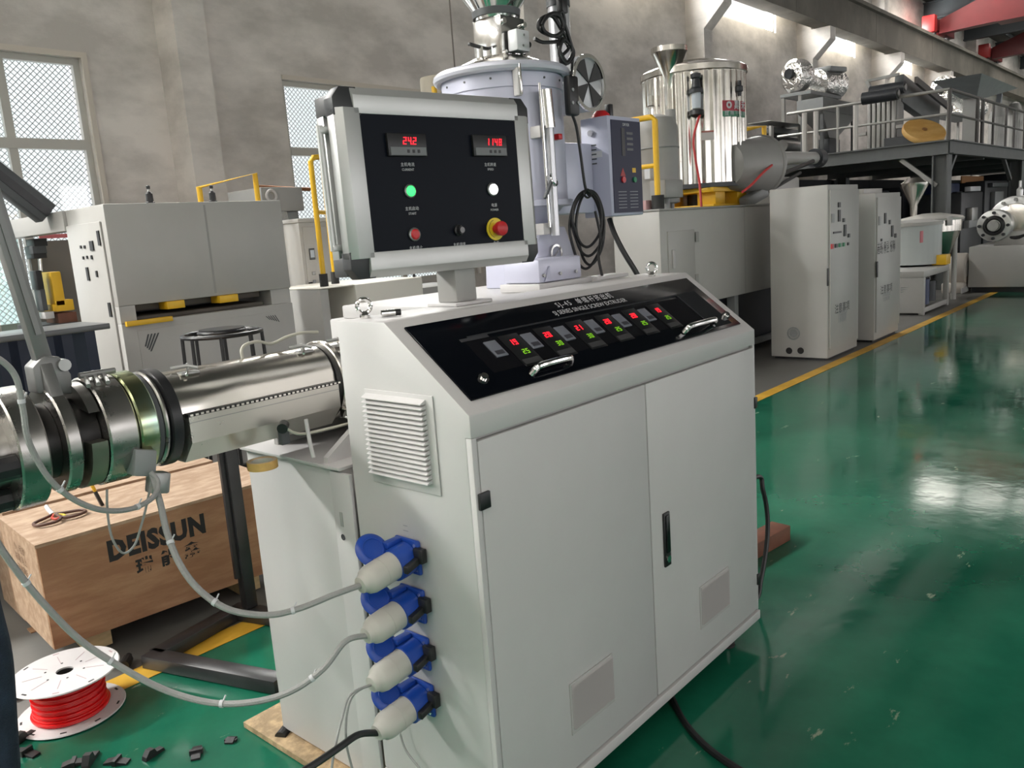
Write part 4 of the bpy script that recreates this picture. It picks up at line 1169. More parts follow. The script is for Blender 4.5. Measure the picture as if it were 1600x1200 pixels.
MB().box(lx - .001, lx - .0002, yb - .10, yb - .05, zb_ + .235, zb_ + .26).build('side_sticker', lettering_w, cbx, smooth=0)
MB().box(DX + .19, lx - .002, 1.98, 2.12, zb_ + .02, zt_ - .10).build('mount_bracket', lav, dr1, bevel=.006)
vq = AT(938, 166, 'y', 2.0)
MB().lathe([(.0, .035), (.02, .033), (.036, .018), (.04, 0)], (vq.x, 2.0, zt_ + .002), n=24, cap=False).build('red_valve', redp, dr1)
MB().cbox((vq.x + .06, 2.0, zt_ + .035), .022, .03, .06).build('valve_lever', blackplastic, dr1, bevel=.003)
MB().box(vq.x - .03, vq.x + .07, 1.97, 2.03, zt_ + .0005, zt_ + .006).build('valve_plate', bluep, dr1, smooth=0)

# black power cord with inline switch and coil
yc = 1.80
sw = AT(893, 150, 'y', yc)
cord = thing('inline_switch', 'black inline switch box hanging on its cord in front of the dryer', 'switch', (sw.x, yc, sw.z - .06))
MB().cbox(sw, .056, .03, .135).build('switch_box', blackplastic, cord, bevel=.009)
for dx_, dz_ in ((-.012, .018), (-.016, -.026), (.016, -.024)):
    MB().cyl((sw.x + dx_, yc - .0155, sw.z + dz_), (sw.x + dx_, yc - .018, sw.z + dz_), .006, n=12).build('lamp', M('switch_lamp_grey', (.30, .31, .32), .3), cord)
yq = 1.86
bun = [AT(*p, 'y', yq) for p in [(835, 60), (848, 66), (870, 65), (884, 62), (876, 45), (862, 25), (845, 30), (842, 45), (858, 55), (878, 60), (888, 75), (876, 90), (880, 100), (892, 95), (896, 80), (885, 60), (870, 30), (878, 18), (882, 40), (872, 70), (886, 98), (894, 85), (893, 110)]]
bun.append(sw + V((0, 0, .066)))
MB().tube(spline(bun, 6), .0065, 8).build('upper_cord', cableblack, cord)
bun2 = [AT(*p, 'y', yq - .01) for p in [(846, 40), (856, 24), (872, 22), (880, 44), (868, 56), (852, 50), (848, 36), (862, 22), (878, 30), (890, 62), (894, 84), (884, 98), (874, 84), (880, 62), (890, 70)]]
MB().tube(spline(bun2, 6), .0065, 8).build('upper_cord', cableblack, cord)
MB().cbox(AT(878, 8, 'y', 2.0), .035, .03, .06).build('cord_plug', blackplastic, cord, bevel=.004)
dn = [sw + V((0, 0, -.066))] + [AT(*p, 'y', yc) for p in [(901, 200), (907, 240), (914, 290), (920, 305)]]
MB().tube(spline(dn, 6), .0052, 8).build('lower_cord', cableblack, cord)
loops = []
for k, (cx_, cy_, rx_, ry_) in enumerate(((917, 342, 23, 44), (919, 350, 25, 50), (915, 360, 25, 60), (922, 356, 22, 58))):
    pts = []
    for q in range(12):
        an = -PI / 2 + 2 * PI * q / 12
        pts.append(AT(cx_ + rx_ * math.cos(an) * (1 if math.sin(an) < .5 else .85), cy_ + ry_ * math.sin(an), 'y', yc - .012 + .008 * k))
    MB().tube(spline(pts, 4, close=True), .0052, 8, close=True).build('cord_loop', cableblack, cord)
MB().tube(spline([AT(*p, 'y', yc - .02) for p in [(912, 302), (918, 296), (924, 303), (918, 309)]], 4, close=True), .004, 6, close=True).build('cord_tie', cableblack, cord)
tail = [AT(930, 330, 'y', 1.79), AT(938, 370, 'y', 1.78), AT(935, 400, 'y', 1.76), AT(942, 436, 'y', 1.74)]
MB().tube(spline(tail, 6), .0052, 8).build('cord_tail', cableblack, cord)
cable('power_cable', 'thick black cable running from the dryer control box down behind the cabinet top', [AT(952, 342, 'y', 1.98), AT(960, 365, 'y', 1.95), AT(974, 393, 'y', 1.91), AT(993, 424, 'y', 1.86), AT(1003, 445, 'y', 1.84)], .011, cableblack)
# ------------------------------------------------------------------ haul-off machine at the left
MY = 5.2
lm = thing('haul_off_machine', 'big grey-white caterpillar haul-off machine by the wall at the left', 'machine', (2.8, 5.6, 0))
xa, xb_ = AT(160, 318, 'y', MY).x, AT(446, 380, 'y', MY).x
zt_, zh = 1.895, AT(200, 478, 'y', MY).z
yb2 = AT(104, 345, 'x', xa).y
MDEP = yb2 - MY
MB().box(xa, xb_, MY, MY + MDEP, zh, zt_).build('hood', offwhite, lm, bevel=.006)
MB().box(AT(328, 400, 'y', MY).x, AT(331, 400, 'y', MY).x, MY - .0012, MY - .0002, zh + .02, zt_ - .02).build('hood_seam', greywhite, lm, smooth=0)
zc = AT(200, 505, 'y', MY).z
MB().box(xa, xb_, MY, MY + MDEP, .06, zc - .0).build('lower_cabinet', offwhite, lm, bevel=.006)
MB().box(xa + .09, xb_ - .1, MY - .006, MY - .0005, .2, zc - .055).build('front_panel', offwhite, lm, bevel=.003)
for k in range(4):
    o = V((xa + .15 + k * .022, MY - .0065, zc - .085))
    MB().obox(o, V((.010, 0, 0)), V((0, -.002, 0)), V((-.03 - k * .012, 0, -.075 - k * .012)) * 1.0).build('vent_slit', darkgrey, lm, smooth=0)
for k in range(5):
    o = V((xb_ - .24 + k * .018, MY - .0065, zc - .075))
    MB().obox(o, V((.006, 0, 0)), V((0, -.002, 0)), V((.03, 0, -.028 - k * .006))).build('vent_slit', darkgrey, lm, smooth=0)
# gap between hood and lower cabinet: yellow rails, rollers, belt
MB().box(xa, xa + .10, MY + .0, yb2 - .02, zc + .0005, zh - .0005).build('end_cheek', offwhite, lm, smooth=0)
x1, x2 = AT(345, 465, 'y', MY).x, xb_
MB().box(x2 - .16, x2, MY + .02, yb2 - .02, zc + .0005, zh - .0005).build('end_cheek', offwhite, lm, smooth=0)
MB().box(xa + .02, xa + .32, MY - .03, MY - .002, zc - .02, zc + .012).build('yellow_rail', yellow, lm, bevel=.003)
MB().box(xa + .30, xa + .42, MY - .02, MY + .1, zh - .05, zh - .001).build('yellow_bracket', yellow, lm, bevel=.003)
MB().box(x1 - .02, x1 + .12, MY - .02, MY + .1, zh - .05, zh - .001).build('yellow_bracket', yellow, lm, bevel=.003)
MB().box(xa + .12, x2 - .2, MY + .06, yb2 - .05, zc + .001, zc + .03).build('belt', M('belt_brown', (.10, .085, .07), .6), lm, bevel=.008)
MB().box(xa + .12, x2 - .2, MY + .10, yb2 - .05, zh - .045, zh - .001).build('belt', M('belt_brown'), lm, bevel=.008)
MB().box(xa + .12, x2 - .2, yb2 - .04, yb2 - .03, zc, zh).build('back_plate', blacksteel, lm, smooth=0)
# side control column
yb2 = AT(104, 345, 'x', xa).y
sc_ = MB().box(xa - .012, xa - .0005, MY + .06, yb2, .75, zt_ - .10).build('side_panel', offwhite, lm, bevel=.003)
def sp_(px_, py_): return AT(px_, py_, 'x', xa - .0125)
for (px_, py_, w_, h_) in ((144, 384, .05, .06), (133, 386, .018, .02), (127, 386, .018, .02), (155, 372, .03, .09), (131, 403, .015, .02), (137, 402, .015, .02), (144, 402, .018, .025), (138, 428, .03, .085), (152, 428, .02, .04), (176, 484, .03, .09)):
    p = sp_(px_, py_)
    if p.y < MY + .07: p.y = MY + .075 + .02
    MB().box(xa - .02, xa - .0125, p.y - w_ / 2, p.y + w_ / 2, p.z - h_ / 2, p.z + h_ / 2).build('panel_switch', blackplastic, sc_, smooth=0)
# overhead beam going back, guard door and what stands behind it
b0 = V((xa - .02, MY + .02, zt_ - .105)); yfar = yb2 + 1.6
MB().box(xa - .02, xa + .10, yb2 + .002, yfar, zt_ - .13, zt_ - .0).build('top_beam', offwhite, lm, bevel=.004)
yg_ = AT(46, 450, 'x', xa).y
MB().box(xa - .016, xa - .008, yg_, yfar, zc - .1, zt_ - .14).build('guard_pane', glass_mat('guard_glass', (.80, .90, .88), .12), lm, smooth=0)
MB().bar((xa - .012, yg_ - .012, zc - .1), (xa - .012, yg_ - .012, zt_ - .14), .02).build('guard_post', alu, lm)
def bottle(px_, py_, yy, label):
    p = AT(px_, py_, 'y', yy); p.z = zt_ + .0005
    r = thing('air_valve', label, 'valve', p)
    MB().lathe([(.03, 0), (.03, .02), (.024, .024), (.022, .075), (.014, .085), (.008, .09)], p, n=18).build('valve_body', blackplastic, r)
    MB().lathe([(.008, .09), (.007, .105), (0, .106)], p, n=12, cap=False).build('valve_neck', alu, r)
    MB().lathe([(.0, .104), (.012, .106), (.013, .125), (0, .132)], p, n=14, cap=False).build('valve_cap', blackplastic, r)
bottle(235, 318, MY + .25, 'black bottle-shaped air valve on the haul-off hood, the middle one')
bottle(333, 316, MY + .25, 'black bottle-shaped air valve on the haul-off hood in front of the yellow rail')
p = AT(50, 335, 'x', xa + .04); bottle(50, 335, p.y, 'black bottle-shaped air valve on the top beam, leftmost of three')
# black diagonal boom above
pA, pB = AT(-60, 232, 'y', 6.0), AT(72, 335, 'y', 6.0)
bm_ = lm
MB().bar(pA, pB + V((.0, 0, 0)), .145, .12, up=(0, 1, 0)).build('strut', darkgrey, bm_, bevel=.006)
MB().bar(pA + V((0, -.065, 0)), pB + V((0, -.065, 0)), .05, .006, up=(0, 1, 0)).build('strut_rib', blacksteel, bm_)
# pneumatic pull unit with yellow cover
yy = AT(95, 460, 'x', xa + .35).y
yq = MY + 1.35
ym = thing('puller_unit', 'yellow puller unit with black pneumatic cylinder inside the haul-off machine', 'machine', (AT(95, 500, 'y', yq).x, yq, 0))
def qb(x0, y0, x1, y1, dep, mat, name, bev=.004, oy=0):
    a, c = AT(x0, y0, 'y', yq + oy), AT(x1, y1, 'y', yq + oy)
    return MB().box(min(a.x, c.x), max(a.x, c.x), yq + oy, yq + oy + dep, min(a.z, c.z), max(a.z, c.z)).build(name, mat, ym, bevel=bev)
qb(78, 425, 104, 478, .25, yellow, 'yellow_cover', .01)
qb(86, 470, 117, 484, .25, yellow, 'yellow_skirt')
qb(90, 490, 122, 503, .25, redbrown, 'base_block')
qb(82, 476, 90, 486, .2, yellow, 'yellow_tab')
qb(52, 373, 75, 384, .16, blackplastic, 'cylinder_head'); qb(50, 384, 74, 396, .16, darkgrey, 'cylinder_yoke', oy=.001); qb(52, 396, 74, 403, .15, blackplastic, 'cylinder_flange')
MB().cyl(AT(62, 404, 'y', yq + .06), AT(64, 424, 'y', yq + .06), .012, n=12).build('piston_rod', chrome, ym)
qb(55, 423, 70, 452, .12, blackplastic, 'lower_cylinder'); qb(62, 452, 76, 485, .12, darkgrey, 'cylinder_mount')
qb(70, 488, 86, 497, .12, white, 'white_block')
MB().box(AT(55, 500, 'y', yq).x, AT(120, 500, 'y', yq).x, yq, yq + .4, 0, AT(90, 505, 'y', yq).z - .002).build('pedestal', darkgrey, ym)
gw = thing('backdrop_panel', 'grey sheet panel closing the back of the haul-off opening', 'panel', (2.6, yq + .62, 0))
MB().box(AT(60, 450, 'y', yq + .6).x - .02, AT(118, 400, 'y', yq + .6).x + .1, yq + .6, yq + .62, 0, zt_ - .15).build('sheet', M('warm_grey_sheet', (.20, .185, .175), .6), gw)
MB().box(AT(62, 375, 'y', yq + .59).x, AT(110, 365, 'y', yq + .59).x + .05, yq + .585, yq + .599, AT(90, 368, 'y', yq + .59).z - .02, AT(90, 368, 'y', yq + .59).z + .012).build('pink_strip', M('pink_strip', (.62, .16, .18), .5), gw)

# work bench with corrugated dark blue front
BYY = 4.75
bt = AT(172, 508, 'y', BYY)
wbn = thing('work_bench', 'grey-topped bench with dark blue corrugated front at the far left', 'bench', (1.2, 5.0, 0))
bz = bt.z
MB().box(-.4, bt.x, BYY, BYY + .40, bz - .02, bz + .012).build('bench_top', M('bench_top', (.13, .135, .14), .35, .3), wbn, bevel=.004)
NB = M('dark_blue_sheet', (.012, .02, .042), .4, .2)
xs = -.38
poly = []
k = 0
while xs < bt.x - .06:
    poly.append((xs, BYY + (.035 if k % 4 < 2 else .07))); xs += .055; k += 1
back = [(x_, y_ + .012) for x_, y_ in poly][::-1]
MB().prism(poly + back, 'xy', .05, bz - .022).build('corrugated_front', NB, wbn, smooth=0)
for x_ in (-.3, bt.x - .1):
    MB().box(x_, x_ + .05, BYY + .3, BYY + .35, 0, bz - .021).build('bench_leg', darkgrey, wbn)

# black ring frame (stool without seat)
SY = 4.2
sa, sb = AT(281, 526, 'y', SY), AT(408, 516, 'y', SY)
sr = (sb.x - sa.x) / 2; sc2 = V(((sa.x + sb.x) / 2, SY, (sa.z + sb.z) / 2))
stl = thing('ring_stool', 'round black wire stool frame in front of the haul-off machine', 'stool', (sc2.x, SY, 0))
MB().torus(sc2, (0, 0, 1), sr * .86, .012, 40, 8).build('top_ring', blacksteel, stl)
MB().torus(sc2 + V((0, .0, .012)), (0, 0, 1), sr * .5, .010, 32, 8).build('inner_ring', blacksteel, stl)
MB().lathe([(0, 0), (sr * .5, 0), (sr * .5, .012), (0, .012)], sc2 + V((0, 0, .016)), n=32, cap=False).build('seat_disc', blacksteel, stl)
for k in range(8):
    an = 2 * PI * (k + .3) / 8
    d = V((math.cos(an), math.sin(an), 0))
    MB().tube([sc2 + d * sr * .86, sc2 + d * sr * .98 + V((0, 0, -sc2.z + .012))], .010, 8).build('leg', blacksteel, stl)
for q, lbl in ((-1, 'left'), (1, 'right')):
    pass
MB().torus(V((sc2.x, SY, .3)), (0, 0, 1), sr * .95, .008, 40, 8).build('foot_ring', blacksteel, stl)

# yellow guard rails behind
def rail(name, label, pts, r, yv, feet=()):
    o = thing(name, label, 'railing', pts[0])
    MB().tube(pts, r, 10).build('rail_tube', yellow, o)
    for f_ in feet:
        MB().tube(f_, r, 10).build('rail_post', yellow, o)
    return o
ry = 6.5
pl, pr_ = AT(311, 293, 'y', ry), AT(398, 271, 'y', ry)
rail('guard_rail', 'yellow tube guard rail rising behind the haul-off hood', [V((pl.x, ry, 0)), V((pl.x, ry, pl.z)), V((pr_.x, ry, pr_.z)), V((pr_.x, ry, 0))], .024, ry)
# grey feeder behind: small hopper unit and pipe
uy = 6.9
u0, u1 = AT(408, 300, 'y', uy), AT(472, 292, 'y', uy)
gu = thing('feeder_unit', 'grey feeder unit with sagging plastic sheet right of the haul-off hood', 'machine', ((u0.x + u1.x) / 2, uy, 0))
MB().box(u0.x, u1.x, uy, uy + .6, AT(440, 330, 'y', uy).z, u1.z).build('feeder_head', greywhite, gu, bevel=.01)
MB().box(u0.x + .1, u1.x - .02, uy + .08, uy + .6, AT(440, 395, 'y', uy).z, AT(440, 330, 'y', uy).z - .0005).build('feeder_core', midgrey, gu, bevel=.01)
MB().box(u0.x, u1.x + .1, uy, uy + .6, 0, AT(440, 396, 'y', uy).z).build('feeder_base', greywhite, gu, bevel=.01)
for k in range(6):
    x_ = AT(438 + k * 2.4, 330, 'y', uy).x
    MB().tube(spline([(x_, uy + .04, AT(440, 330, 'y', uy).z), (x_ + .03, uy + .03, AT(440, 360, 'y', uy).z), (x_ + .10, uy + .05, AT(440, 394, 'y', uy).z)], 4), .012, 6).build('sheet_fold', M('clear_sheet', (.38, .38, .37), .25), gu)
gz = AT(424, 306, 'y', uy - .01)
MB().torus(gz, (0, -1, 0), .05, .015, 20, 8).build('ring_port', white, gu)
gp0, gp1 = AT(402, 292, 'y', uy + .1), AT(484, 296, 'y', uy + .1)
MB().tube([gp0, gp1], .018, 8).build('copper_pipe', M('copper', (.45, .2, .1), .35, .8), gu)
# tall white cabinet with buttons and its machine
ty = 6.2
t0, t1 = AT(466, 348, 'y', ty), AT(506, 344, 'y', ty)
tall = thing('switch_cabinet', 'tall narrow white switch cabinet left of the operator box', 'cabinet', ((t0.x + t1.x) / 2, ty, 0))
MB().box(t0.x, t1.x + .03, ty, ty + .4, .05, t0.z).build('cabinet_body', offwhite, tall, bevel=.006)
MB().box(t0.x - .01, t1.x + .04, ty - .012, ty + .41, t0.z + .0005, t0.z + .035).build('cap', offwhite, tall, bevel=.004)
MB().box(t0.x + .03, t1.x + .01, ty - .01, ty - .0005, .2, t0.z - .04).build('door', offwhite, tall, bevel=.003)
MB().box(t0.x + .0, t1.x + .02, ty + .02, ty + .36, 0, .0495).build('plinth', darkgrey, tall)
def tp_(a, c): return AT(a, c, 'y', ty - .0105)
for (a, c, w_, h_, mt, nm) in ((487, 397, .055, .1, darkgrey, 'meter'), (490, 427, .035, .03, steel_dull, 'key_switch'), (491, 440, .03, .03, lettering_g, 'switch'), (485, 444, .04, .035, ink, 'switch'), (494, 446, .04, .035, redp, 'switch'), (484, 486, .03, .1, blackplastic, 'handle')):
    p = tp_(a, c); MB().box(p.x - w_ / 2, p.x + w_ / 2, ty - .022, ty - .0105, p.z - h_ / 2, p.z + h_ / 2).build(nm, mt, tall, bevel=.003)
p = tp_(487, 397); MB().box(p.x - .02, p.x + .02, ty - .024, ty - .0225, p.z - .03, p.z + .035).build('meter_face', M('meter_face', (.45, .5, .56), .3), tall)
# white beam machine right of it
wy = 5.3
w0 = AT(505, 405, 'y', wy); w1 = AT(660, 432, 'y', wy); w2 = AT(562, 500, 'y', wy)
cream = M('cream_paint', (.80, .77, .70), .4)
wm = thing('cutting_machine', 'bright white bridge-shaped machine behind the post of the operator box', 'machine', ((w0.x + w1.x) / 2, wy, 0))
w2z = AT(540, 448, 'y', wy).z
MB().box(w2.x - .01, w1.x, wy, wy + .85, .06, w1.z).build('main_body', cream, wm, bevel=.015)
MB().box(w0.x - .05, w2.x - .0105, wy + .01, wy + .8, w2z, w1.z + .0).build('bridge', cream, wm, bevel=.01)
MB().box(w0.x - .05, w0.x + .03, wy + .02, wy + .8, .06, w2z - .0005).build('leg_panel', offwhite, wm, bevel=.006)
gq = AT(535, 480, 'y', wy + .35)
MB().box(w0.x + .035, w2.x + .2, wy + .5, wy + .52, .06, w2z - .001).build('recess_panel', greywhite, wm)
eq = AT(547, 471, 'y', wy + .49)
MB().cbox(eq, .05, .018, .07).build('stop_plate', yellow, wm)
MB().cyl(eq + V((.004, -.01, 0)), eq + V((.004, -.04, 0)), .02, n=16).build('stop_button', redp, wm)
MB().cyl((w1.x - .05, wy + .05, w1.z), (w1.x - .05, wy + .05, w1.z + .03), .012, n=10).build('pin', blackplastic, wm)
MB().box(w1.x + .002, w1.x + .9, wy + .3, wy + .85, .06, w1.z - .12).build('rear_box', greywhite, wm, bevel=.01)
for x_ in (w2.x + .1, w1.x - .1):
    MB().box(x_ - .04, x_ + .04, wy + .1, wy + .2, 0, .0595).build('foot', rubber, wm)
MB().box(w0.x - .04, w0.x + .02, wy + .1, wy + .2, 0, .0595).build('foot', rubber, wm)
# yellow ladder by the tall cabinet
ly = 5.5
l0, l1 = AT(503, 412, 'y', ly), AT(486, 246, 'y', ly)
lz = w1.z + .0005
la = thing('yellow_ladder', 'yellow tube ladder hoop standing on the white bridge machine left of the operator box', 'ladder', (l0.x, ly, lz))
MB().tube([V((l0.x, ly, lz + .02)), V((l0.x, ly, l1.z - .03)), V((l0.x + .03, ly, l1.z)), V((l0.x + .14, ly, l1.z + .01)), V((l0.x + .26, ly + .2, l1.z + .01)), V((l0.x + .26, ly + .2, lz + .02))], .022, 10).build('stile', yellow, la)
for py_ in (331, ):
    z_ = AT(500, py_, 'y', ly).z
    MB().tube([V((l0.x, ly, z_)), V((l0.x + .26, ly + .2, z_))], .016, 8).build('rung', yellow, la)
for v_ in (V((l0.x, ly, lz)), V((l0.x + .26, ly + .2, lz))):
    MB().cyl(v_, v_ + V((0, 0, .10)), .034, n=14).build('foot_sleeve', rubber, la)

# cream storage tank behind the operator box
ky = 7.3
ka, kb = AT(664, 130, 'y', ky), AT(704, 130, 'y', ky)
ktk = thing('storage_tank', 'cream storage tank top showing between the operator box and the dryer', 'tank', ((ka.x + kb.x) / 2, ky, 0))
kr = (kb.x - ka.x) / 2; kz1 = AT(684, 122, 'y', ky).z
MB().lathe([(kr, .02), (kr, kz1 - .03), (kr * .97, kz1), (0, kz1 + .01)], ((ka.x + kb.x) / 2, ky, 0), n=36, cap=False).build('tank_shell', M('cream_tank', (.46, .42, .34), .5), ktk)
kg = AT(690, 137, 'y', ky - kr - .15)
MB().tube([V((kg.x - .12, ky - kr - .15, 0)), V((kg.x - .12, ky - kr - .15, kg.z)), V((kg.x + .12, ky - kr - .15, kg.z + .02)), V((kg.x + .12, ky - kr - .15, 0))], .03, 8).build('yellow_rail', yellow, ktk)
# ------------------------------------------------------------------ mixer line: long white box
def hitcyl(px_, py_, cx_, cy_, rad):
    d = CF + CR * ((px_ - 800) / FPX) + CU * ((600 - py_) / FPX)
    A = d.x ** 2 + d.y ** 2; B = -2 * (d.x * cx_ + d.y * cy_); C_ = cx_ ** 2 + cy_ ** 2 - rad ** 2
    t = (-B - math.sqrt(max(0, B * B - 4 * A * C_))) / (2 * A)
    return V((0, 0, CAM_H)) + d * t
LY = 4.1
lb_ = thing('extruder_line_housing', 'long off-white machine housing right of the dryer with a small access door', 'machine', (8.3, 4.5, 0))
lx0 = AT(1030, 332, 'y', LY).x; lyb = AT(957, 336, 'x', lx0).y; lzb = AT(1110, 471, 'y', LY).z
LZ = 1.652
MB().box(lx0, 10.1, LY, lyb, lzb, LZ).build('housing', offwhite, lb_, bevel=.008)
MB().box(lx0 - .012, 10.1, LY - .012, lyb + .01, LZ + .0005, LZ + .02).build('top_edge', greywhite, lb_, bevel=.003)
d0, d1 = AT(1042, 362, 'y', LY), AT(1086, 446, 'y', LY)
ad = MB().box(d0.x, d1.x, LY - .012, LY - .0005, d1.z, d0.z).build('access_door', offwhite, lb_, bevel=.004)
hp = AT(1050, 405, 'y', LY)
MB().box(hp.x - .02, hp.x + .02, LY - .03, LY - .0125, hp.z - .09, hp.z + .09).build('door_handle', white, ad, bevel=.006)
for py_ in (370, 436):
    hq = AT(1087, py_, 'y', LY)
    MB().box(hq.x - .03, hq.x + .03, LY - .022, LY - .0125, hq.z - .05, hq.z + .05).build('hinge', greywhite, ad, bevel=.004)
sx_ = AT(1164, 400, 'y', LY).x
MB().box(sx_ - .006, sx_ + .006, LY - .001, LY - .0002, lzb + .01, LZ - .01).build('panel_joint', greywhite, lb_, smooth=0)
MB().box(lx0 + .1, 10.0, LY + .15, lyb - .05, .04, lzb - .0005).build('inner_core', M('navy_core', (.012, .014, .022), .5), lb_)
for x_ in (lx0 + .02, 8.35, 9.95):
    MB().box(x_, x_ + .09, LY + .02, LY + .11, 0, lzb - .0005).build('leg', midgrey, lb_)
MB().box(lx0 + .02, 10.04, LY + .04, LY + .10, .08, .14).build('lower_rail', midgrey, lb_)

# ribbed stainless mixer drum on top
QY = 4.78
QX = AT(1088, 300, 'y', QY).x
QZ0 = AT(1088, 284, 'y', QY - .5).z; QZ1 = AT(1088, 122, 'y', QY).z
dep = (V((QX, QY, 2.2)) - V((0, 0, CAM_H))).dot(CF)
QR = 77 * dep / FPX
mxr = thing('mixer_drum', 'tall ribbed stainless drum on a yellow base on top of the long housing', 'mixer', (QX, QY, LZ + .021))
MB().lathe([(QR, QZ0), (QR, QZ1)], (QX, QY, 0), n=288, ripple=lambda q: .016 * math.cos(36 * q)).build('drum', stainless, mxr, smooth=60)
MB().lathe([(QR * 1.02, QZ1 - .02), (QR * 1.045, QZ1 - .01), (QR * 1.045, QZ1 + .05), (QR * .99, QZ1 + .07), (QR * .5, QZ1 + .15), (QR * .15, QZ1 + .18)], (QX, QY, 0), n=64).build('lid', stainless, mxr)
MB().lathe([(QR * 1.0, QZ0 - .05), (QR * 1.01, QZ0 - .045), (QR * 1.01, QZ0 + .0), (QR * .99, QZ0 + .002)], (QX, QY, 0), n=64).build('lower_band', darkgrey, mxr)
ya, yb_ = AT(1064, 305, 'y', QY - .5), AT(1168, 305, 'y', QY - .5)
zbase = LZ + .021
MB().box(QX - QR * .62, QX - QR * .22, QY - QR * .75, QY - QR * .35, zbase, QZ0 - .051).build('base_leg', yellow, mxr, bevel=.01)
MB().box(QX + QR * .30, QX + QR * .72, QY - QR * .75, QY - QR * .35, zbase, QZ0 - .051).build('base_leg', yellow, mxr, bevel=.01)
MB().box(QX - QR * .62, QX + QR * .72, QY + QR * .3, QY + QR * .6, zbase, QZ0 - .051).build('base_leg', yellow, mxr, bevel=.01)
MB().box(QX - QR * .8, QX + QR * .8, QY - QR * .8, QY + QR * .7, QZ0 - .0505 - .05, QZ0 - .0505).build('base_plate', yellow, mxr, bevel=.006)
MB().box(QX - QR * .8, QX + QR * .8, QY - QR * .8, QY + QR * .7, zbase, zbase + .03).build('base_plate', yellow, mxr, bevel=.006)
MB().cyl((QX + .03, QY, zbase + .03), (QX + .03, QY, QZ0 - .1), .12, n=20).build('drive_motor', darkmach, mxr)
hc = AT(1046, 100, 'y', QY)
MB().lathe([(.06, AT(1046, 122, 'y', QY).z - .12), (.07, AT(1046, 122, 'y', QY).z), (.185, AT(1046, 84, 'y', QY).z), (.195, AT(1046, 83, 'y', QY).z), (.195, AT(1046, 75, 'y', QY).z)], (hc.x, QY, 0), n=48).build('feed_funnel', stainless, mxr)
MB().lathe([(.10, QZ1 + .06), (.085, QZ1 + .13), (.0, QZ1 + .135)], (AT(1086, 112, 'y', QY).x, QY - .2, 0), n=28, cap=False).build('lid_port', stainless, mxr)
# air unit on the drum
f0 = hitcyl(1083, 120, QX, QY, QR + .04); f1 = hitcyl(1086, 180, QX, QY, QR + .04)
ax_ = V((f0.x, f0.y, 0))
def fz(py_): return hitcyl(1085, py_, QX, QY, QR + .04).z
o_ = (f0.x, f0.y - .03, 0)
fr_ = MB().lathe([(.045, fz(170)), (.05, fz(150)), (.05, fz(146))], o_, n=20).build('air_regulator', M('clear_bowl', (.55, .60, .66), .2), mxr)
MB().lathe([(.075, fz(146)), (.075, fz(140)), (.05, fz(137)), (.04, fz(124)), (.055, fz(122)), (.055, fz(116)), (.02, fz(114))], o_, n=20).build('regulator_head', darkmach, fr_)
MB().lathe([(.035, fz(184)), (.08, fz(180)), (.075, fz(173)), (.045, fz(171))], o_, n=20).build('regulator_valve', blackplastic, fr_)
MB().tube(spline([(o_[0] - .02, o_[1] - .05, fz(180)), hitcyl(1084, 215, QX, QY, QR + .06), hitcyl(1087, 250, QX, QY, QR + .06), hitcyl(1093, 285, QX, QY, QR + .06), AT(1096, 325, 'y', LY + .1)], 6), .013, 8).build('red_hose', redhose, mxr)
f2 = hitcyl(1155, 135, QX, QY, QR + .03)
MB().lathe([(.02, -.10), (.025, -.06), (.04, -.05), (.04, 0), (.025, .01), (.02, .06)], f2, n=16).build('lid_clamp', darkmach, mxr)
MB().cyl(f2 + V((0, 0, -.9)), f2 + V((0, 0, -.10)), .010, n=10).build('clamp_rod', chrome, mxr)
f3 = hitcyl(1016, 150, QX, QY, QR + .03)
MB().lathe([(.025, -.35), (.05, -.3), (.05, -.12), (.03, -.1), (.03, 0)], f3, n=16).build('lid_clamp', chrome, mxr)
# sign curved on the drum
def patch(a0, a1, z0, z1, rad, mat, name, parent, n=6, th=.006):
    b = MB(); vs = []; fs = []
    for k in range(n + 1):
        an = a0 + (a1 - a0) * k / n
        for rr in (rad, rad + th):
            for z_ in (z0, z1):
                vs.append((QX + rr * math.cos(an), QY + rr * math.sin(an), z_))
    for k in range(n):
        i = 4 * k; j = i + 4
        fs += [(i, j, j + 1, i + 1), (i + 2, i + 3, j + 3, j + 2), (i, i + 2, j + 2, j), (i + 1, j + 1, j + 3, i + 3)]
    fs += [(0, 1, 3, 2), (4 * n, 4 * n + 2, 4 * n + 3, 4 * n + 1)]
    b.add(vs, fs)
    return b.build(name, mat, parent)
pa, pb_, pc = hitcyl(1128, 157, QX, QY, QR), hitcyl(1162, 157, QX, QY, QR), hitcyl(1140, 173, QX, QY, QR)
pe = hitcyl(1140, 182, QX, QY, QR)
ang = lambda p: math.atan2(p.y - QY, p.x - QX)
a0, a1 = ang(pa), ang(pb_)
RS = M('sign_red', (.42, .03, .05), .45); GS = M('sign_green', (.04, .22, .12), .45)
s1_ = patch(a0, a1, pc.z, pa.z, QR * 1.012, RS, 'red_sign', mxr); s2_ = patch(a0, a1, pe.z, pc.z - .004, QR * 1.012, GS, 'green_sign', mxr)
for k, (t_, tx, sz) in enumerate(((.2, '◎', .09), (.5, '嘉', .10), (.82, '禾', .10))):
    an = a0 + (a1 - a0) * t_
    rr = QR * 1.012 + .010
    nrm = V((math.cos(an), math.sin(an), 0)); xd_ = V((-nrm.y, nrm.x, 0))
    text(tx, V((QX + rr * nrm.x, QY + rr * nrm.y, (pc.z + pa.z) / 2)), xd_, (0, 0, 1), sz, lettering_w, mxr, bold=.002)
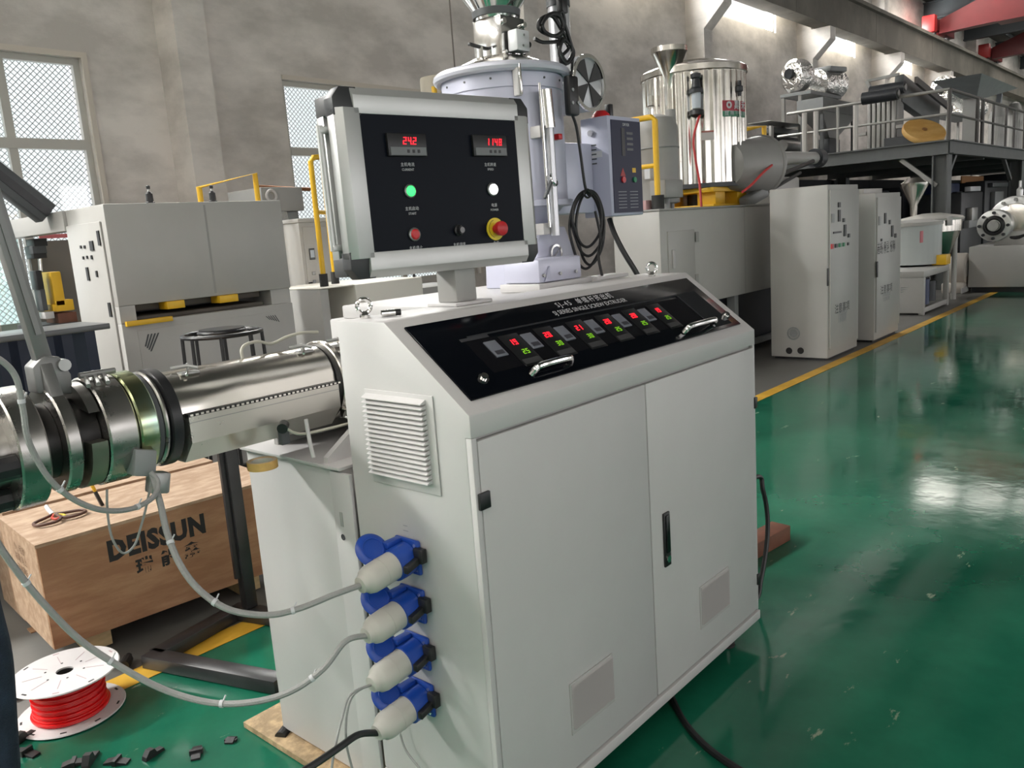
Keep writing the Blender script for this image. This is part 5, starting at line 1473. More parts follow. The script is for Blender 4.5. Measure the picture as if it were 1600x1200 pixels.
for k in range(5):
    an = a0 + (a1 - a0) * (.12 + .19 * k)
    rr = QR * 1.012 + .008
    nrm = V((math.cos(an), math.sin(an), 0)); xd_ = V((-nrm.y, nrm.x, 0))
    text('搅拌干燥机'[k], V((QX + rr * nrm.x, QY + rr * nrm.y, (pe.z + pc.z) / 2)), xd_, (0, 0, 1), .06, lettering_w, mxr)
pl_ = hitcyl(1105, 213, QX, QY, QR)
patch(ang(hitcyl(1096, 213, QX, QY, QR)), ang(hitcyl(1115, 213, QX, QY, QR)), pl_.z - .04, pl_.z + .04, QR * 1.01, M('drum_label', (.55, .50, .48), .4), 'drum_label', mxr)
patch(ang(hitcyl(1096, 213, QX, QY, QR)), ang(hitcyl(1115, 213, QX, QY, QR)), pl_.z + .041, pl_.z + .058, QR * 1.01, M('label_red', (.35, .10, .08), .4), 'drum_label', mxr)

# vacuum receiver left of the drum
VY = 4.45
vx = AT(1028, 250, 'y', VY).x
vz = lambda py_: AT(1030, py_, 'y', VY).z
vr = thing('vacuum_receiver', 'grey domed vacuum receiver standing left of the ribbed drum', 'receiver', (vx, VY, zbase))
MB().lathe([(.16, vz(320)), (.205, vz(318)), (.205, vz(235)), (.21, vz(232)), (.205, vz(228)), (.205, vz(200)), (.16, vz(186)), (.05, vz(180))], (vx, VY, 0), n=40).build('vessel', greywhite, vr)
MB().torus((vx, VY, vz(233)), (0, 0, 1), .209, .008, 40, 6).build('vessel_band', midgrey, vr)
for k in range(3):
    an = 2 * PI * k / 3 + .5
    MB().cyl((vx + .15 * math.cos(an), VY + .15 * math.sin(an), zbase), (vx + .15 * math.cos(an), VY + .15 * math.sin(an), vz(318)), .02, n=10).build('leg', midgrey, vr)
MB().cyl((vx + .24, VY - .02, vz(300)), (vx + .24, VY - .02, vz(170)), .05, n=16).build('riser_pipe', greywhite, vr)
bq0, bq1 = AT(1040, 280, 'y', VY - .28), AT(1068, 308, 'y', VY - .28)
MB().box(bq0.x, bq1.x, VY - .28, VY - .10, bq1.z, bq0.z).build('terminal_box', greywhite, vr, bevel=.01)
MB().cyl(((bq0.x + bq1.x) / 2, VY - .19, zbase), ((bq0.x + bq1.x) / 2, VY - .19, bq1.z), .03, n=10).build('box_post', midgrey, vr)
# yellow ladder on the left end
gy = 4.2
g0, g1 = AT(1028, 318, 'y', gy), AT(1019, 182, 'y', gy)
yl2 = thing('yellow_ladder', 'yellow ladder hoop at the left end of the long housing', 'ladder', (g0.x, gy, zbase))
g2 = AT(992, 186, 'y', gy + .35)
MB().tube([V((g0.x, gy, zbase + .02)), V((g0.x, gy, g1.z - .03)), V((g0.x - .01, gy + .03, g1.z)), V((g0.x - .02, gy + .42, g1.z)), V((g0.x - .02, gy + .45, g1.z - .03)), V((g0.x - .02, gy + .45, zbase + .02))], .028, 10).build('stile', yellow, yl2)
for py_ in (258,):
    z_ = AT(1010, py_, 'y', gy).z
    MB().tube([V((g0.x, gy, z_)), V((g0.x - .02, gy + .45, z_))], .022, 8).build('rung', yellow, yl2)
for v_ in (V((g0.x, gy, zbase)), V((g0.x - .02, gy + .45, zbase))):
    MB().cyl(v_, v_ + V((0, 0, .13)), .06, n=14).build('foot_sleeve', rubber, yl2)
MB().box(g0.x - .01, g0.x + .0, gy + .07, gy + .13, AT(1015, 278, 'y', gy).z, AT(1015, 262, 'y', gy).z).build('tag_plate', lettering_w, yl2)
pk = AT(1008, 328, 'x', lx0 + .12)
tag(MB().box(pk.x - .06, pk.x + .06, pk.y - .05, pk.y + .08, zbase + .0005, zbase + .09).build('parts_box', M('pink_box', (.55, .34, .34), .6), bevel=.006), 'small pink box on the long housing beside the ladder foot', 'box')
# blower right of the drum
b0_, b1_ = AT(1146, 262, 'y', 4.25), AT(1198, 262, 'y', 4.25)
bw = thing('suction_blower', 'grey bell-shaped blower housing right of the ribbed drum', 'blower', ((b0_.x + b1_.x) / 2, 4.25, zbase))
bz_ = AT(1172, 258, 'y', 4.25).z
MB().lathe([(.10, -.02), (.24, 0), (.27, .08), (.30, .45), (.33, .62), (.33, .70), (.08, .72)], (b0_.x, 4.35, bz_), (1, -.12, 0), 40).build('bell_housing', greywhite, bw)
MB().lathe([(.335, 0), (.345, .01), (.345, .05), (.335, .06)], (b0_.x + .66, 4.27, bz_), (1, -.12, 0), 40).build('rim', greywhite, bw)
MB().bar((b0_.x + .25, 4.25, bz_ - .42), (b0_.x + .65, 4.2, bz_ - .30), .14, .12).build('outlet_duct', midgrey, bw, bevel=.02)
MB().box(b0_.x + .15, b0_.x + .7, 4.14, 4.5, zbase, bz_ - .46).build('blower_foot', midgrey, bw, bevel=.006)
cable('red_air_hose', 'thin red air hose slanting below the grey blower', [AT(1206, 258, 'y', 4.0), AT(1190, 272, 'y', 4.0), AT(1175, 288, 'y', 4.02), AT(1160, 300, 'y', 4.04)], .014, redhose, cat='hose')
yr = thing('guard_rail', 'short yellow guard rail behind the grey blower', 'railing', (AT(1194, 230, 'y', 5.4).x, 5.4, zbase))
k0, k1, k2 = AT(1165, 202, 'y', 5.4), AT(1194, 197, 'y', 5.4), AT(1195, 240, 'y', 5.4)
MB().tube([k0, k1, V((k1.x, 5.4, 0))], .034, 10).build('rail_tube', yellow, yr)
# bagged valve block at the right end of the housing
vb = AT(1210, 262, 'y', 4.4)
vv = thing('pipe_unit', 'white pipe elbow and valves on the right end of the long housing', 'pipes', (vb.x, 4.5, zbase))
MB().cyl(AT(1206, 247, 'y', 4.6), AT(1275, 247, 'y', 4.6), .085, n=20).build('pipe', offwhite, vv)
MB().cyl(AT(1206, 247, 'y', 4.6) + V((-.08, 0, 0)), AT(1206, 247, 'y', 4.6), .13, n=20).build('pipe_flange', darkmach, vv)
MB().cyl(AT(1272, 247, 'y', 4.6), AT(1280, 247, 'y', 4.6), .13, n=20).build('pipe_flange', darkmach, vv)
MB().tube(spline([AT(1206, 258, 'y', 4.3), AT(1222, 270, 'y', 4.25), AT(1255, 258, 'y', 4.3), AT(1270, 252, 'y', 4.4)], 6), .03, 8).build('black_hose', cableblack, vv)
MB().box(AT(1212, 290, 'y', 4.3).x, AT(1250, 290, 'y', 4.3).x, 4.3, 4.75, zbase, AT(1230, 276, 'y', 4.3).z).build('valve_block', offwhite, vv, bevel=.03)
MB().tube(spline([AT(1176, 318, 'y', 4.3), AT(1200, 300, 'y', 4.25), AT(1225, 285, 'y', 4.25), AT(1250, 270, 'y', 4.3)], 6), .022, 8).build('black_hose', cableblack, vv)
MB().cyl((vb.x + .3, 4.6, zbase), (vb.x + .3, 4.6, vb.z + .05), .04, n=12).build('pipe_post', midgrey, vv)

# ------------------------------------------------------------------ two electrical cabinets
def ecab(x0, x1, y0, y1, h, label, ctrl, texts, hnd, seam_mat):
    r = thing('electrical_cabinet', label, 'cabinet', ((x0 + x1) / 2, (y0 + y1) / 2, 0), 'white electrical cabinets along the aisle')
    MB().box(x0, x1, y0, y1, .03, h).build('cabinet_body', offwhite, r, bevel=.006)
    MB().box(x0 + .03, x1 - .03, y0 + .03, y1 - .03, 0, .0295).build('plinth', blacksteel, r)
    dd = MB().box(x0 + .03, x1 - .015, y0 - .018, y0 - .0005, .12, h - .05).build('door', offwhite, r, bevel=.004)
    for (px_, py_, w_, h_, m_) in ctrl:
        p = AT(px_, py_, 'y', y0 - .02)
        MB().box(p.x - w_ / 2, p.x + w_ / 2, y0 - .028, y0 - .0185, p.z - h_ / 2, p.z + h_ / 2).build('switch', m_, dd, smooth=0)
    for (px_, py_, tx, sz) in texts:
        p = AT(px_, py_, 'y', y0 - .0185)
        text(tx, p, (1, 0, 0), (0, 0, 1), sz, lettering_g if sz < .055 else ink, dd, spacing=1.0)
    p = AT(*hnd, 'y', y0 - .02)
    MB().box(p.x - .02, p.x + .02, y0 - .03, y0 - .0185, p.z - .09, p.z + .09).build('door_handle', blackplastic, dd, bevel=.004)
    return r
DK = M('dark_switch', (.02, .02, .022), .4); GN = M('green_plastic')
e1_ = ecab(8.45, 9.33, 3.14, 3.75, 1.80, 'first white electrical cabinet, nearest to the control cabinet on the aisle', [(1311, 320, .06, .05, DK), (1301, 341, .07, .09, M('grey_frame', (.3, .3, .3), .4)), (1311, 337, .06, .12, DK), (1318, 344, .05, .04, DK), (1320, 360, .06, .12, DK), (1326, 368, .05, .04, DK), (1308, 363, .22, .02, DK), (1300, 385, .06, .05, redp), (1306, 384, .06, .04, DK), (1312, 383, .06, .04, GN), (1318, 382, .05, .04, GN), (1325, 381, .04, .03, DK)], [(1316, 481, '注意事项', .11), (1316, 488, '1 开机前检查', .05), (1316, 494, '2 定期清理', .05), (1316, 500, '3 断电操作', .05)], (1293, 433), None)
for (px_, py_, rr) in ((1233, 548, .035), (1251, 548, .035)):
    p = AT(px_, py_, 'x', 8.449); MB().cyl((8.4495, p.y, p.z), (8.446, p.y, p.z), rr, n=20).build('cable_hole', ink, e1_)
p = AT(1240, 521, 'x', 8.449)
MB().cyl((8.4495, p.y, p.z), (8.443, p.y, p.z), .07, n=28).build('fan_grille', midgrey, e1_)
MB().torus((8.443, p.y, p.z), (1, 0, 0), .05, .006, 24, 6).build('grille_ring', greywhite, e1_)
e2_ = ecab(9.78, 10.68, 3.10, 3.7, 1.70, 'second white electrical cabinet, right behind the first along the aisle', [(1374, 345, .06, .1, M('grey_frame')), (1383, 341, .06, .12, DK), (1390, 347, .05, .05, DK), (1377, 375, .04, .03, DK), (1394, 361, .06, .13, DK), (1399, 368, .06, .05, DK)], [(1385, 384, '主机 牵引 切割', .10), (1385, 390, '启动 停止 急停', .10), (1385, 452, '注意事项', .11), (1385, 460, '1 开机前检查', .05), (1385, 467, '2 定期清理', .05)], (1370, 421), None)
MB().box(9.85, 10.5, 3.25, 3.65, 1.7005, 1.76).build('roof_box', offwhite, e2_, bevel=.006)

# ------------------------------------------------------------------ small skid with hopper beyond the cabinets
kx0, kx1, ky0, ky1 = 12.4, 13.75, 3.27, 4.0
kz = AT(1445, 424, 'x', kx0).z
sk = thing('dryer_skid', 'white frame skid with dark compressor beyond the electrical cabinets', 'skid', (13, 3.6, 0))
MB().box(kx0, kx0 + .02, ky0, ky1, .03, kz - .09).build('side_panel', offwhite, sk, bevel=.004)
MB().box(kx0, kx1, ky0, ky1, kz - .0895, kz).build('top_frame', offwhite, sk, bevel=.006)
for x_ in (kx0 + .0205, kx1 - .07):
    MB().box(x_, x_ + .07, ky0, ky0 + .07, 0, kz - .09).build('frame_post', offwhite, sk, bevel=.004)
    MB().box(x_, x_ + .07, ky1 - .07, ky1, 0, kz - .09).build('frame_post', offwhite, sk, bevel=.004)
MB().box(kx0 + .0915, kx1 - .0715, ky0 + .005, ky0 + .065, .03, .10).build('lower_rail', offwhite, sk, bevel=.004)
MB().box(kx0 + .15, kx1 - .15, ky0 + .25, ky1 - .12, .05, kz - .1).build('compressor', darkmach, sk, bevel=.03)
MB().cyl((kx0 + .4, ky0 + .15, .12), (kx0 + .4, ky0 + .15, kz - .14), .12, n=24).build('receiver', bluemach, sk)
MB().cyl((kx0 + .85, ky0 + .16, .12), (kx0 + .85, ky0 + .16, kz - .2), .10, n=24).build('receiver', darkmach, sk)
for k in range(3):
    MB().prism([(ky0 + .18 + .03 * k, kz - .22 - .03 * k), (ky0 + .30, kz - .22 - .03 * k), (ky0 + .30, kz - .235 - .03 * k)], 'yz', kx0 - .001, kx0 - .0002).build('vent_slit', midgrey, sk, smooth=0)
# tank and hopper on the skid
tx_, ty_ = 13.0, 3.72
zA, zB = AT(1435, 419, 'y', ty_ - .3).z, AT(1435, 352, 'y', ty_).z
tk = thing('granulate_tank', 'grey cylindrical granulate tank standing on the white skid', 'tank', (tx_, ty_, kz))
trr = .36
tcx = AT(1430, 390, 'y', ty_).x
MB().lathe([(trr, kz + .03), (trr, zB)], (tcx, ty_, 0), n=96, ripple=lambda q: .006 * math.cos(24 * q)).build('tank_body', M('tank_greygreen', (.44, .47, .46), .35), tk, smooth=60)
MB().lathe([(trr * 1.05, zB), (trr * 1.06, zB + .05), (trr * .5, zB + .09), (0, zB + .10)], (tcx, ty_, 0), n=40, cap=False).build('tank_lid', offwhite, tk)
MB().lathe([(.1, kz + .0005), (trr * .8, kz + .03)], (tcx, ty_, 0), n=40).build('tank_foot', blacksteel, tk)
p = AT(1437, 368, 'y', ty_ - trr)
MB().box(p.x - .02, p.x + .10, ty_ - trr - .02, ty_ - trr - .008, p.z - .10, p.z + .06).build('sticker', M('sticker_red', (.6, .15, .18), .5), tk, smooth=0)
hx_, hy_ = 14.6, 3.75
hp_ = thing('stainless_hopper', 'round stainless hopper with funnel and yellow drive behind the granulate tank', 'hopper', (hx_, hy_, 0))
hx_ = AT(1455, 345, 'y', hy_).x
hz0, hz1 = AT(1455, 400, 'y', hy_).z, AT(1455, 345, 'y', hy_).z
hr = 43 * ((V((hx_, hy_, 1.4)) - V((0, 0, CAM_H))).dot(CF)) / FPX
MB().lathe([(hr * .4, hz0 - .2), (hr * .7, hz0), (hr * .95, hz1 - .18), (hr, hz1 - .17), (hr, hz1)], (hx_, hy_, 0), n=48).build('bowl', stainless, hp_)
MB().lathe([(hr * 1.06, hz1), (hr * 1.08, hz1 + .03), (hr * 1.0, hz1 + .06), (hr * .3, hz1 + .12), (0, hz1 + .12)], (hx_, hy_, 0), n=48, cap=False).build('lid', M('white_lid', (.66, .64, .6), .35, .3), hp_)
fx_ = 14.5; hy2 = AT(1428, 305, 'x', fx_).y
fzz = lambda py_: AT(1428, py_, 'x', fx_).z
MB().lathe([(.05, hz1 + .08), (.06, fzz(320)), (.20, fzz(292)), (.21, fzz(286)), (.10, fzz(278))], (fx_, hy2, 0), n=36).build('funnel', stainless, hp_)
for an in (.5, 2.6, 4.7):
    MB().cyl((hx_ + hr * .8 * math.cos(an), hy_ + hr * .8 * math.sin(an), 0), (hx_ + hr * .8 * math.cos(an), hy_ + hr * .8 * math.sin(an), hz1 - .2), .04, n=10).build('leg', offwhite, hp_)
p = AT(1470, 406, 'y', hy_ - .4)
MB().box(p.x - .1, p.x + .14, hy_ - .5, hy_ - .3, p.z - .07, p.z + .08).build('yellow_drive', yellow, hp_, bevel=.01)
MB().cyl(AT(1490, 350, 'y', hy_ - .3), AT(1490, 400, 'y', hy_ - .3), .05, n=14).build('side_pipe', chrome, hp_)
MB().cyl(AT(1484, 338, 'y', hy_ - .35), AT(1484, 352, 'y', hy_ - .35), .04, n=12).build('side_cylinder', white, hp_)
# snail blower beside it
sx2 = AT(1497, 420, 'y', 3.6)
sb_ = thing('snail_blower', 'small cream snail-shell blower on the floor beyond the skid', 'blower', (sx2.x, 3.6, 0))
MB().cyl((sx2.x, 3.45, sx2.z), (sx2.x, 3.75, sx2.z), .27, n=32).build('scroll', M('cream_cast', (.52, .47, .42), .4), sb_, bevel=.03)
MB().cyl((sx2.x, 3.449, sx2.z), (sx2.x, 3.43, sx2.z), .14, n=24).build('inlet', steel_dull, sb_)
MB().box(sx2.x - .25, sx2.x + .3, 3.45, 3.8, 0, sx2.z - .22).build('blower_base', M('cream_cast'), sb_, bevel=.03)
MB().box(sx2.x - .45, sx2.x + .1, 3.43, 3.449, .02, .11).build('foot_bar', white, sb_)

# ------------------------------------------------------------------ white base with chromed machine at the right edge
bx0 = 15.6; by1 = 3.42
bzt = AT(1512, 386, 'x', bx0).z
wb2 = thing('cooling_line_base', 'broad pale base cabinet at the right edge of the picture', 'machine', (16.4, 2.4, 0))
MB().box(bx0, 19.5, 1.4, by1, .09, bzt).build('base_body', offwhite, wb2, bevel=.012)
MB().box(bx0 + .05, 19.4, 1.45, by1 - .05, 0, .0895).build('plinth', blacksteel, wb2)
pm = AT(1560, 372, 'x', bx0 + .5)
dh = thing('die_head_machine', 'bright chromed round die head machine on the pale base at the right edge', 'machine', (bx0 + .6, 2.5, bzt))
MB().prism([(2.55, bzt + .0005), (3.1, bzt + .0005), (2.98, bzt + .22), (2.64, bzt + .22)], 'yz', bx0 + .2, bx0 + .9).build('saddle', offwhite, dh, bevel=.01)
c_h = AT(1556, 352, 'x', bx0 + .25)
MB().cyl((bx0 + .1, c_h.y, c_h.z), (bx0 + .9, c_h.y, c_h.z), .26, n=32).build('flange', M('bright_cast', (.66, .66, .65), .3, .5), dh, bevel=.02)
MB().torus((bx0 + .1, c_h.y, c_h.z), (1, 0, 0), .13, .035, 28, 10).build('port_ring', blacksteel, dh)
MB().cyl((bx0 + .02, c_h.y, c_h.z), (bx0 + .099, c_h.y, c_h.z), .085, n=20).build('port', steel_dull, dh)
for k in range(8):
    an = 2 * PI * k / 8
    MB().cyl((bx0 + .04, c_h.y + .21 * math.cos(an), c_h.z + .21 * math.sin(an)), (bx0 + .1, c_h.y + .21 * math.cos(an), c_h.z + .21 * math.sin(an)), .025, n=8).build('bolt', darkmach, dh)
c2_ = AT(1592, 345, 'x', bx0 + .7)
MB().cyl((bx0 + .4, c2_.y, c2_.z), (bx0 + 1.4, c2_.y, c2_.z), .42, n=40).build('die_body', M('bright_cast'), dh, bevel=.03)
MB().cyl((bx0 + .33, c2_.y, c2_.z), (bx0 + .399, c2_.y, c2_.z), .30, n=36).build('die_face', stainless, dh, bevel=.01)
for k in range(12):
    an = 2 * PI * k / 12
    MB().cyl((bx0 + .34, c2_.y + .36 * math.cos(an), c2_.z + .36 * math.sin(an)), (bx0 + .399, c2_.y + .36 * math.cos(an), c2_.z + .36 * math.sin(an)), .028, n=8).build('bolt', steel_dull, dh)
MB().box(bx0 + .5, bx0 + 1.2, c2_.y - .3, c2_.y + .25, bzt + .0005, c2_.z - .3).build('die_stand', offwhite, dh, bevel=.02)
MB().tube(spline([(bx0 + .3, c2_.y + .15, c2_.z - .2), (bx0 + .2, c2_.y - .1, bzt + .12), (bx0 + .4, c2_.y - .5, bzt + .35)], 6), .03, 8).build('black_hose', cableblack, dh)
MB().lathe([(.05, 0), (.05, .12), (.02, .16), (.02, .26), (0, .27)], (bx0 + .7, c_h.y - .25, c2_.z + .40), n=14, cap=False).build('top_valve', M('bright_cast'), dh)
# ------------------------------------------------------------------ steel platform
PX, PY, PZ = 16.06, 3.89, 2.60
PF_Y1, PF_X1 = 8.4, 40.0
pf = thing('mezzanine_platform', 'grey steel mezzanine platform with railings at the right', 'platform', (20, 6, 0))
MB().box(PX + .1, PF_X1, PY + .1, PF_Y1, PZ - .06, PZ - .01).build('deck', darkgrey, pf, smooth=0)
def ibeam(p0, p1, name, h=.24, w_=.14):
    d = (V(p1) - V(p0)).normalized()
    MB().bar(V(p0) + V((0, 0, -.01)), V(p1) + V((0, 0, -.01)), w_, .02).build(name, steelgrey, pf)
    MB().bar(V(p0) + V((0, 0, -h + .01)), V(p1) + V((0, 0, -h + .01)), w_, .02).build(name, steelgrey, pf)
    MB().bar(V(p0) + V((0, 0, -h / 2)), V(p1) + V((0, 0, -h / 2)), .02, h - .04).build(name, steelgrey, pf)
ibeam((PX, PY, PZ), (PX, PF_Y1, PZ), 'edge_beam'); ibeam((PX + .07, PY, PZ), (PF_X1, PY, PZ), 'edge_beam')
for x_ in (19.2, 22.6, 26.2, 30):
    ibeam((x_, PY + .1, PZ - .06), (x_, PF_Y1, PZ - .06), 'joist', .2, .1)
def hpost(x_, y_, s_=.26):
    MB().box(x_ - s_ / 2, x_ + s_ / 2, y_ - s_ / 2, y_ - s_ / 2 + .025, 0, PZ - .245).build('post', steelgrey, pf)
    MB().box(x_ - s_ / 2, x_ + s_ / 2, y_ + s_ / 2 - .025, y_ + s_ / 2, 0, PZ - .245).build('post', steelgrey, pf)
    MB().box(x_ - .012, x_ + .012, y_ - s_ / 2 + .0255, y_ + s_ / 2 - .0255, 0, PZ - .245).build('post_web', steelgrey, pf)
for (x_, y_) in ((PX + .1, PY + .12), (PX + .1, 8.0), (22.6, PY + .12), (30.0, PY + .12), (37, PY + .12), (22.6, 8.0), (30, 8.0)):
    hpost(x_, y_)
c0 = V((PX + .05, PY + .25, 1.45)); MB().bar(AT(1408, 250, 'x', PX + .05), AT(1464, 290, 'x', PX + .05), .07).build('brace', greywhite, pf)
MB().bar(AT(1494, 235, 'y', PY + .05), AT(1482, 268, 'y', PY + .05), .07).build('brace', steelgrey, pf)
MB().bar(AT(1567, 245, 'y', PY + .05), AT(1578, 280, 'y', PY + .05), .07).build('brace', steelgrey, pf)
# railing on the left edge
RAILM = M('railing_grey', (.38, .37, .35), .4, .3)
RAILD = M('railing_dark', (.10, .09, .085), .45)
zr = AT(1480, 140, 'x', PX).z; zm = AT(1480, 178, 'x', PX).z
ys_ = [AT(p_, 200, 'x', PX).y for p_ in (1257, 1275, 1309, 1337, 1400)]
MB().tube([(PX, PY, zr), (PX, AT(1230, 185, 'x', PX).y, zr)], .028, 8).build('top_rail', RAILM, pf)
MB().tube([(PX, PY, zm), (PX, AT(1215, 215, 'x', PX).y, zm)], .022, 8).build('mid_rail', RAILM, pf)
for i, y_ in enumerate(ys_):
    if i == 4: continue
    thick = .05 if i in (0, 1, 3) else .026
    MB().tube([(PX, y_, PZ), (PX, y_, zr + (.0 if i == 2 else -.03))], thick, 8).build('rail_post', M('rail_post_pale', (.55, .53, .50), .4, .2) if thick > .03 else RAILM, pf)
MB().tube([(PX, PY, PZ), (PX, PY, zr)], .035, 8).build('rail_post', RAILD, pf)
# railing along the front edge, with its darker return
xq = AT(1527, 165, 'y', PY).x
MB().tube([(PX, PY, zr), (PF_X1, PY, zr)], .028, 8).build('top_rail', RAILD, pf)
MB().tube([(PX, PY, zm), (PF_X1, PY, zm)], .022, 8).build('mid_rail', RAILD, pf)
x_ = PX + 1.5
for px_ in (1527, 1535, 1552, 1572, 1585):
    x_ = AT(px_, 190, 'y', PY).x
    MB().tube([(x_, PY, PZ), (x_, PY, zr)], .035 if px_ in (1527, 1535) else .025, 8).build('rail_post', RAILD, pf)

# ------------------------------------------------------------------ machines on the platform
def pbox(th, px0, py0, px1, py1, yv, dep, mat, name, bev=.02):
    a, c = AT(px0, py0, 'y', yv), AT(px1, py1, 'y', yv)
    return MB().box(min(a.x, c.x), max(a.x, c.x), yv, yv + dep, min(a.z, c.z), max(a.z, c.z)).build(name, mat, th, bevel=bev)
def mpp(p):                                   # metres per photo pixel at a point
    return (V(p) - V((0, 0, CAM_H))).dot(CF) / FPX
def foilmachine(hx, hy, hr_, bx_, by_, br_, yv, label):
    """foil-wrapped dosing motor: round head and cylinder body on a stand"""
    H_ = AT(hx, hy, 'y', yv); R1 = hr_ * mpp(H_)
    B_ = AT(bx_, by_, 'y', yv - .1); R2 = br_ * mpp(B_)
    r = thing('wrapped_motor', label, 'motor', (H_.x, yv, PZ))
    d = (V((1, -.28, 0))).normalized()
    o = H_ - d * R1 * .7
    MB().lathe([(R1 * .35, 0), (R1 * .8, R1 * .06), (R1, R1 * .3), (R1 * 1.02, R1 * .8), (R1 * .9, R1 * 1.1), (R1 * .5, R1 * 1.25)], o, d, 32).build('foil_head', foil, r)
    MB().lathe([(R2 * .5, -R2), (R2 * .95, -R2 * .9), (R2, -R2 * .6), (R2, R2 * 1.3), (R2 * .85, R2 * 1.5), (R2 * .3, R2 * 1.55)], B_, d, 32).build('foil_body', foil, r)
    MB().tube([H_ + d * R1 * .3 + V((0, 0, -R1 * .1)), B_ - d * R2 * .4], R1 * .4, 14).build('foil_neck', foil, r)
    MB().obox(B_ + V((-R2 * .8, -R2 * .7, R2 * .75)), d * R2 * 1.9, (0, R2 * 1.2, 0), (0, 0, R2 * .35)).build('top_cover', midgrey, r, bevel=.03)
    MB().cyl(o + V((0, 0, R1 * .1)), o + V((0, 0, R1 * .1)) - d * R1 * .25, R1 * .3, n=16).build('shaft_end', darkmach, r)
    zb3 = min(H_.z - R1, B_.z - R2)
    for (x_, y_) in ((H_.x - R1 * .4, yv - .1), (H_.x - R1 * .4, yv + R1 * .8), (B_.x + R2 * .6, yv - .3), (B_.x + R2 * .6, yv + R1 * .6)):
        MB().bar((x_, y_, PZ - .009), (x_, y_, zb3 - .02), .07).build('stand_leg', greywhite, r)
    MB().box(H_.x - R1 * .6, B_.x + R2, yv - .35, yv + R1 * .9, zb3 - .02, zb3 + .05).build('stand_plate', midgrey, r)
    return r
foilmachine(1247, 119, 25, 1289, 132, 22, 7.3, 'foil-wrapped motor on a stand at the left of the platform')
foilmachine(1478, 142, 22, 1514, 168, 18, 6.9, 'foil-wrapped motor below the dark hopper at the right of the platform')
# control desk/white frame group at the left end of the platform
fm = thing('white_frame_unit', 'white frame unit with dark motors at the left end of the platform', 'machine', (AT(1235, 230, 'y', 7.2).x, 7.2, PZ))
pbox(fm, 1205, 188, 1262, 196, 7.2, .5, offwhite, 'frame_top'); pbox(fm, 1205, 196, 1210, 238, 7.2, .06, offwhite, 'frame_leg'); pbox(fm, 1254, 196, 1260, 238, 7.2, .06, offwhite, 'frame_leg')
pbox(fm, 1212, 212, 1252, 236, 7.35, .5, darkmach, 'motor_block'); pbox(fm, 1211, 198, 1253, 212, 7.5, .3, midgrey, 'back_panel')
a_ = AT(1230, 238, 'y', 7.2)
MB().cyl((a_.x - .3, 7.18, a_.z + .12), (a_.x + .5, 7.18, a_.z + .12), .12, n=16).build('roller', steel_dull, fm)
hpp = thing('grey_hopper', 'grey funnel hopper standing on legs behind the pale railing posts', 'hopper', (AT(1300, 200, 'y', 6.32).x, 6.32, PZ))
ha, hb = AT(1278, 178, 'y', 6.32), AT(1332, 178, 'y', 6.32); hz_ = AT(1305, 178, 'y', 6.32).z; hzb_ = AT(1305, 215, 'y', 6.32).z
hw = hb.x - ha.x
b = MB(); xm = (ha.x + hb.x) / 2
vs = [(ha.x, 6.24, hz_), (hb.x, 6.24, hz_), (hb.x, 6.72, hz_), (ha.x, 6.72, hz_), (xm - .2, 6.38, hzb_), (xm + .2, 6.38, hzb_), (xm + .2, 6.52, hzb_), (xm - .2, 6.52, hzb_)]
b.add(vs, [(0, 1, 2, 3), (7, 6, 5, 4), (0, 4, 5, 1), (1, 5, 6, 2), (2, 6, 7, 3), (3, 7, 4, 0)]).build('funnel', greywhite, hpp, smooth=0)
MB().box(ha.x, hb.x, 6.22, 6.74, hz_ + .0005, hz_ + .25).build('hopper_rim', midgrey, hpp, smooth=0)
for x_ in (ha.x + .1, hb.x - .1):
    for y_ in (6.28, 6.66):
        MB().bar((x_, y_, PZ - .009), (x_, y_, hz_ - .05), .06).build('leg', steelgrey, hpp)
MB().box(xm - .3, xm + .3, 6.34, 6.6, PZ - .009, hzb_ - .02).build('screw_feeder', darkmach, hpp, bevel=.02)
for k in range(2):
    pbox(hpp, 1285 + 22 * k, 162, 1298 + 22 * k, 172, 6.33, .3, darkmach, 'dark_box')
# white corrugated silo
SX = 16.75
sa_, sb2 = AT(1356, 160, 'x', SX), AT(1402, 160, 'x', SX)
sil = thing('ribbed_silo', 'white ribbed silo panel on the platform beside the conveyor', 'silo', (SX + .3, (sa_.y + sb2.y) / 2, PZ))
zs_ = AT(1380, 152, 'x', SX).z
MB().box(SX, SX + .35, sb2.y, sa_.y, PZ - .009, zs_).build('silo_body', greywhite, sil, bevel=.01)
nr = 6; wr = (sa_.y - sb2.y) / nr
for k in range(nr):
    MB().box(SX - .07, SX - .0005, sb2.y + wr * k + wr * .18, sb2.y + wr * (k + 1) - wr * .12, PZ - .005, zs_ - .02).build('rib', offwhite, sil, bevel=.008)
MB().box(SX - .09, SX + .05, sb2.y - .15, sb2.y - .002, PZ + .35, PZ + .41).build('bracket', offwhite, sil)
MB().box(SX - .09, SX + .05, sa_.y + .002, sa_.y + .15, PZ + .30, PZ + .36).build('bracket', offwhite, sil)
MB().bar((SX + .1, sa_.y - .1, zs_), (SX + .1, sa_.y + .05, zs_ + .35), .06).build('top_strut', greywhite, sil)
MB().bar((SX + .1, sa_.y + .05, zs_ + .35), (SX + .1, sb2.y, zs_ + .38), .05).build('top_strut', greywhite, sil)
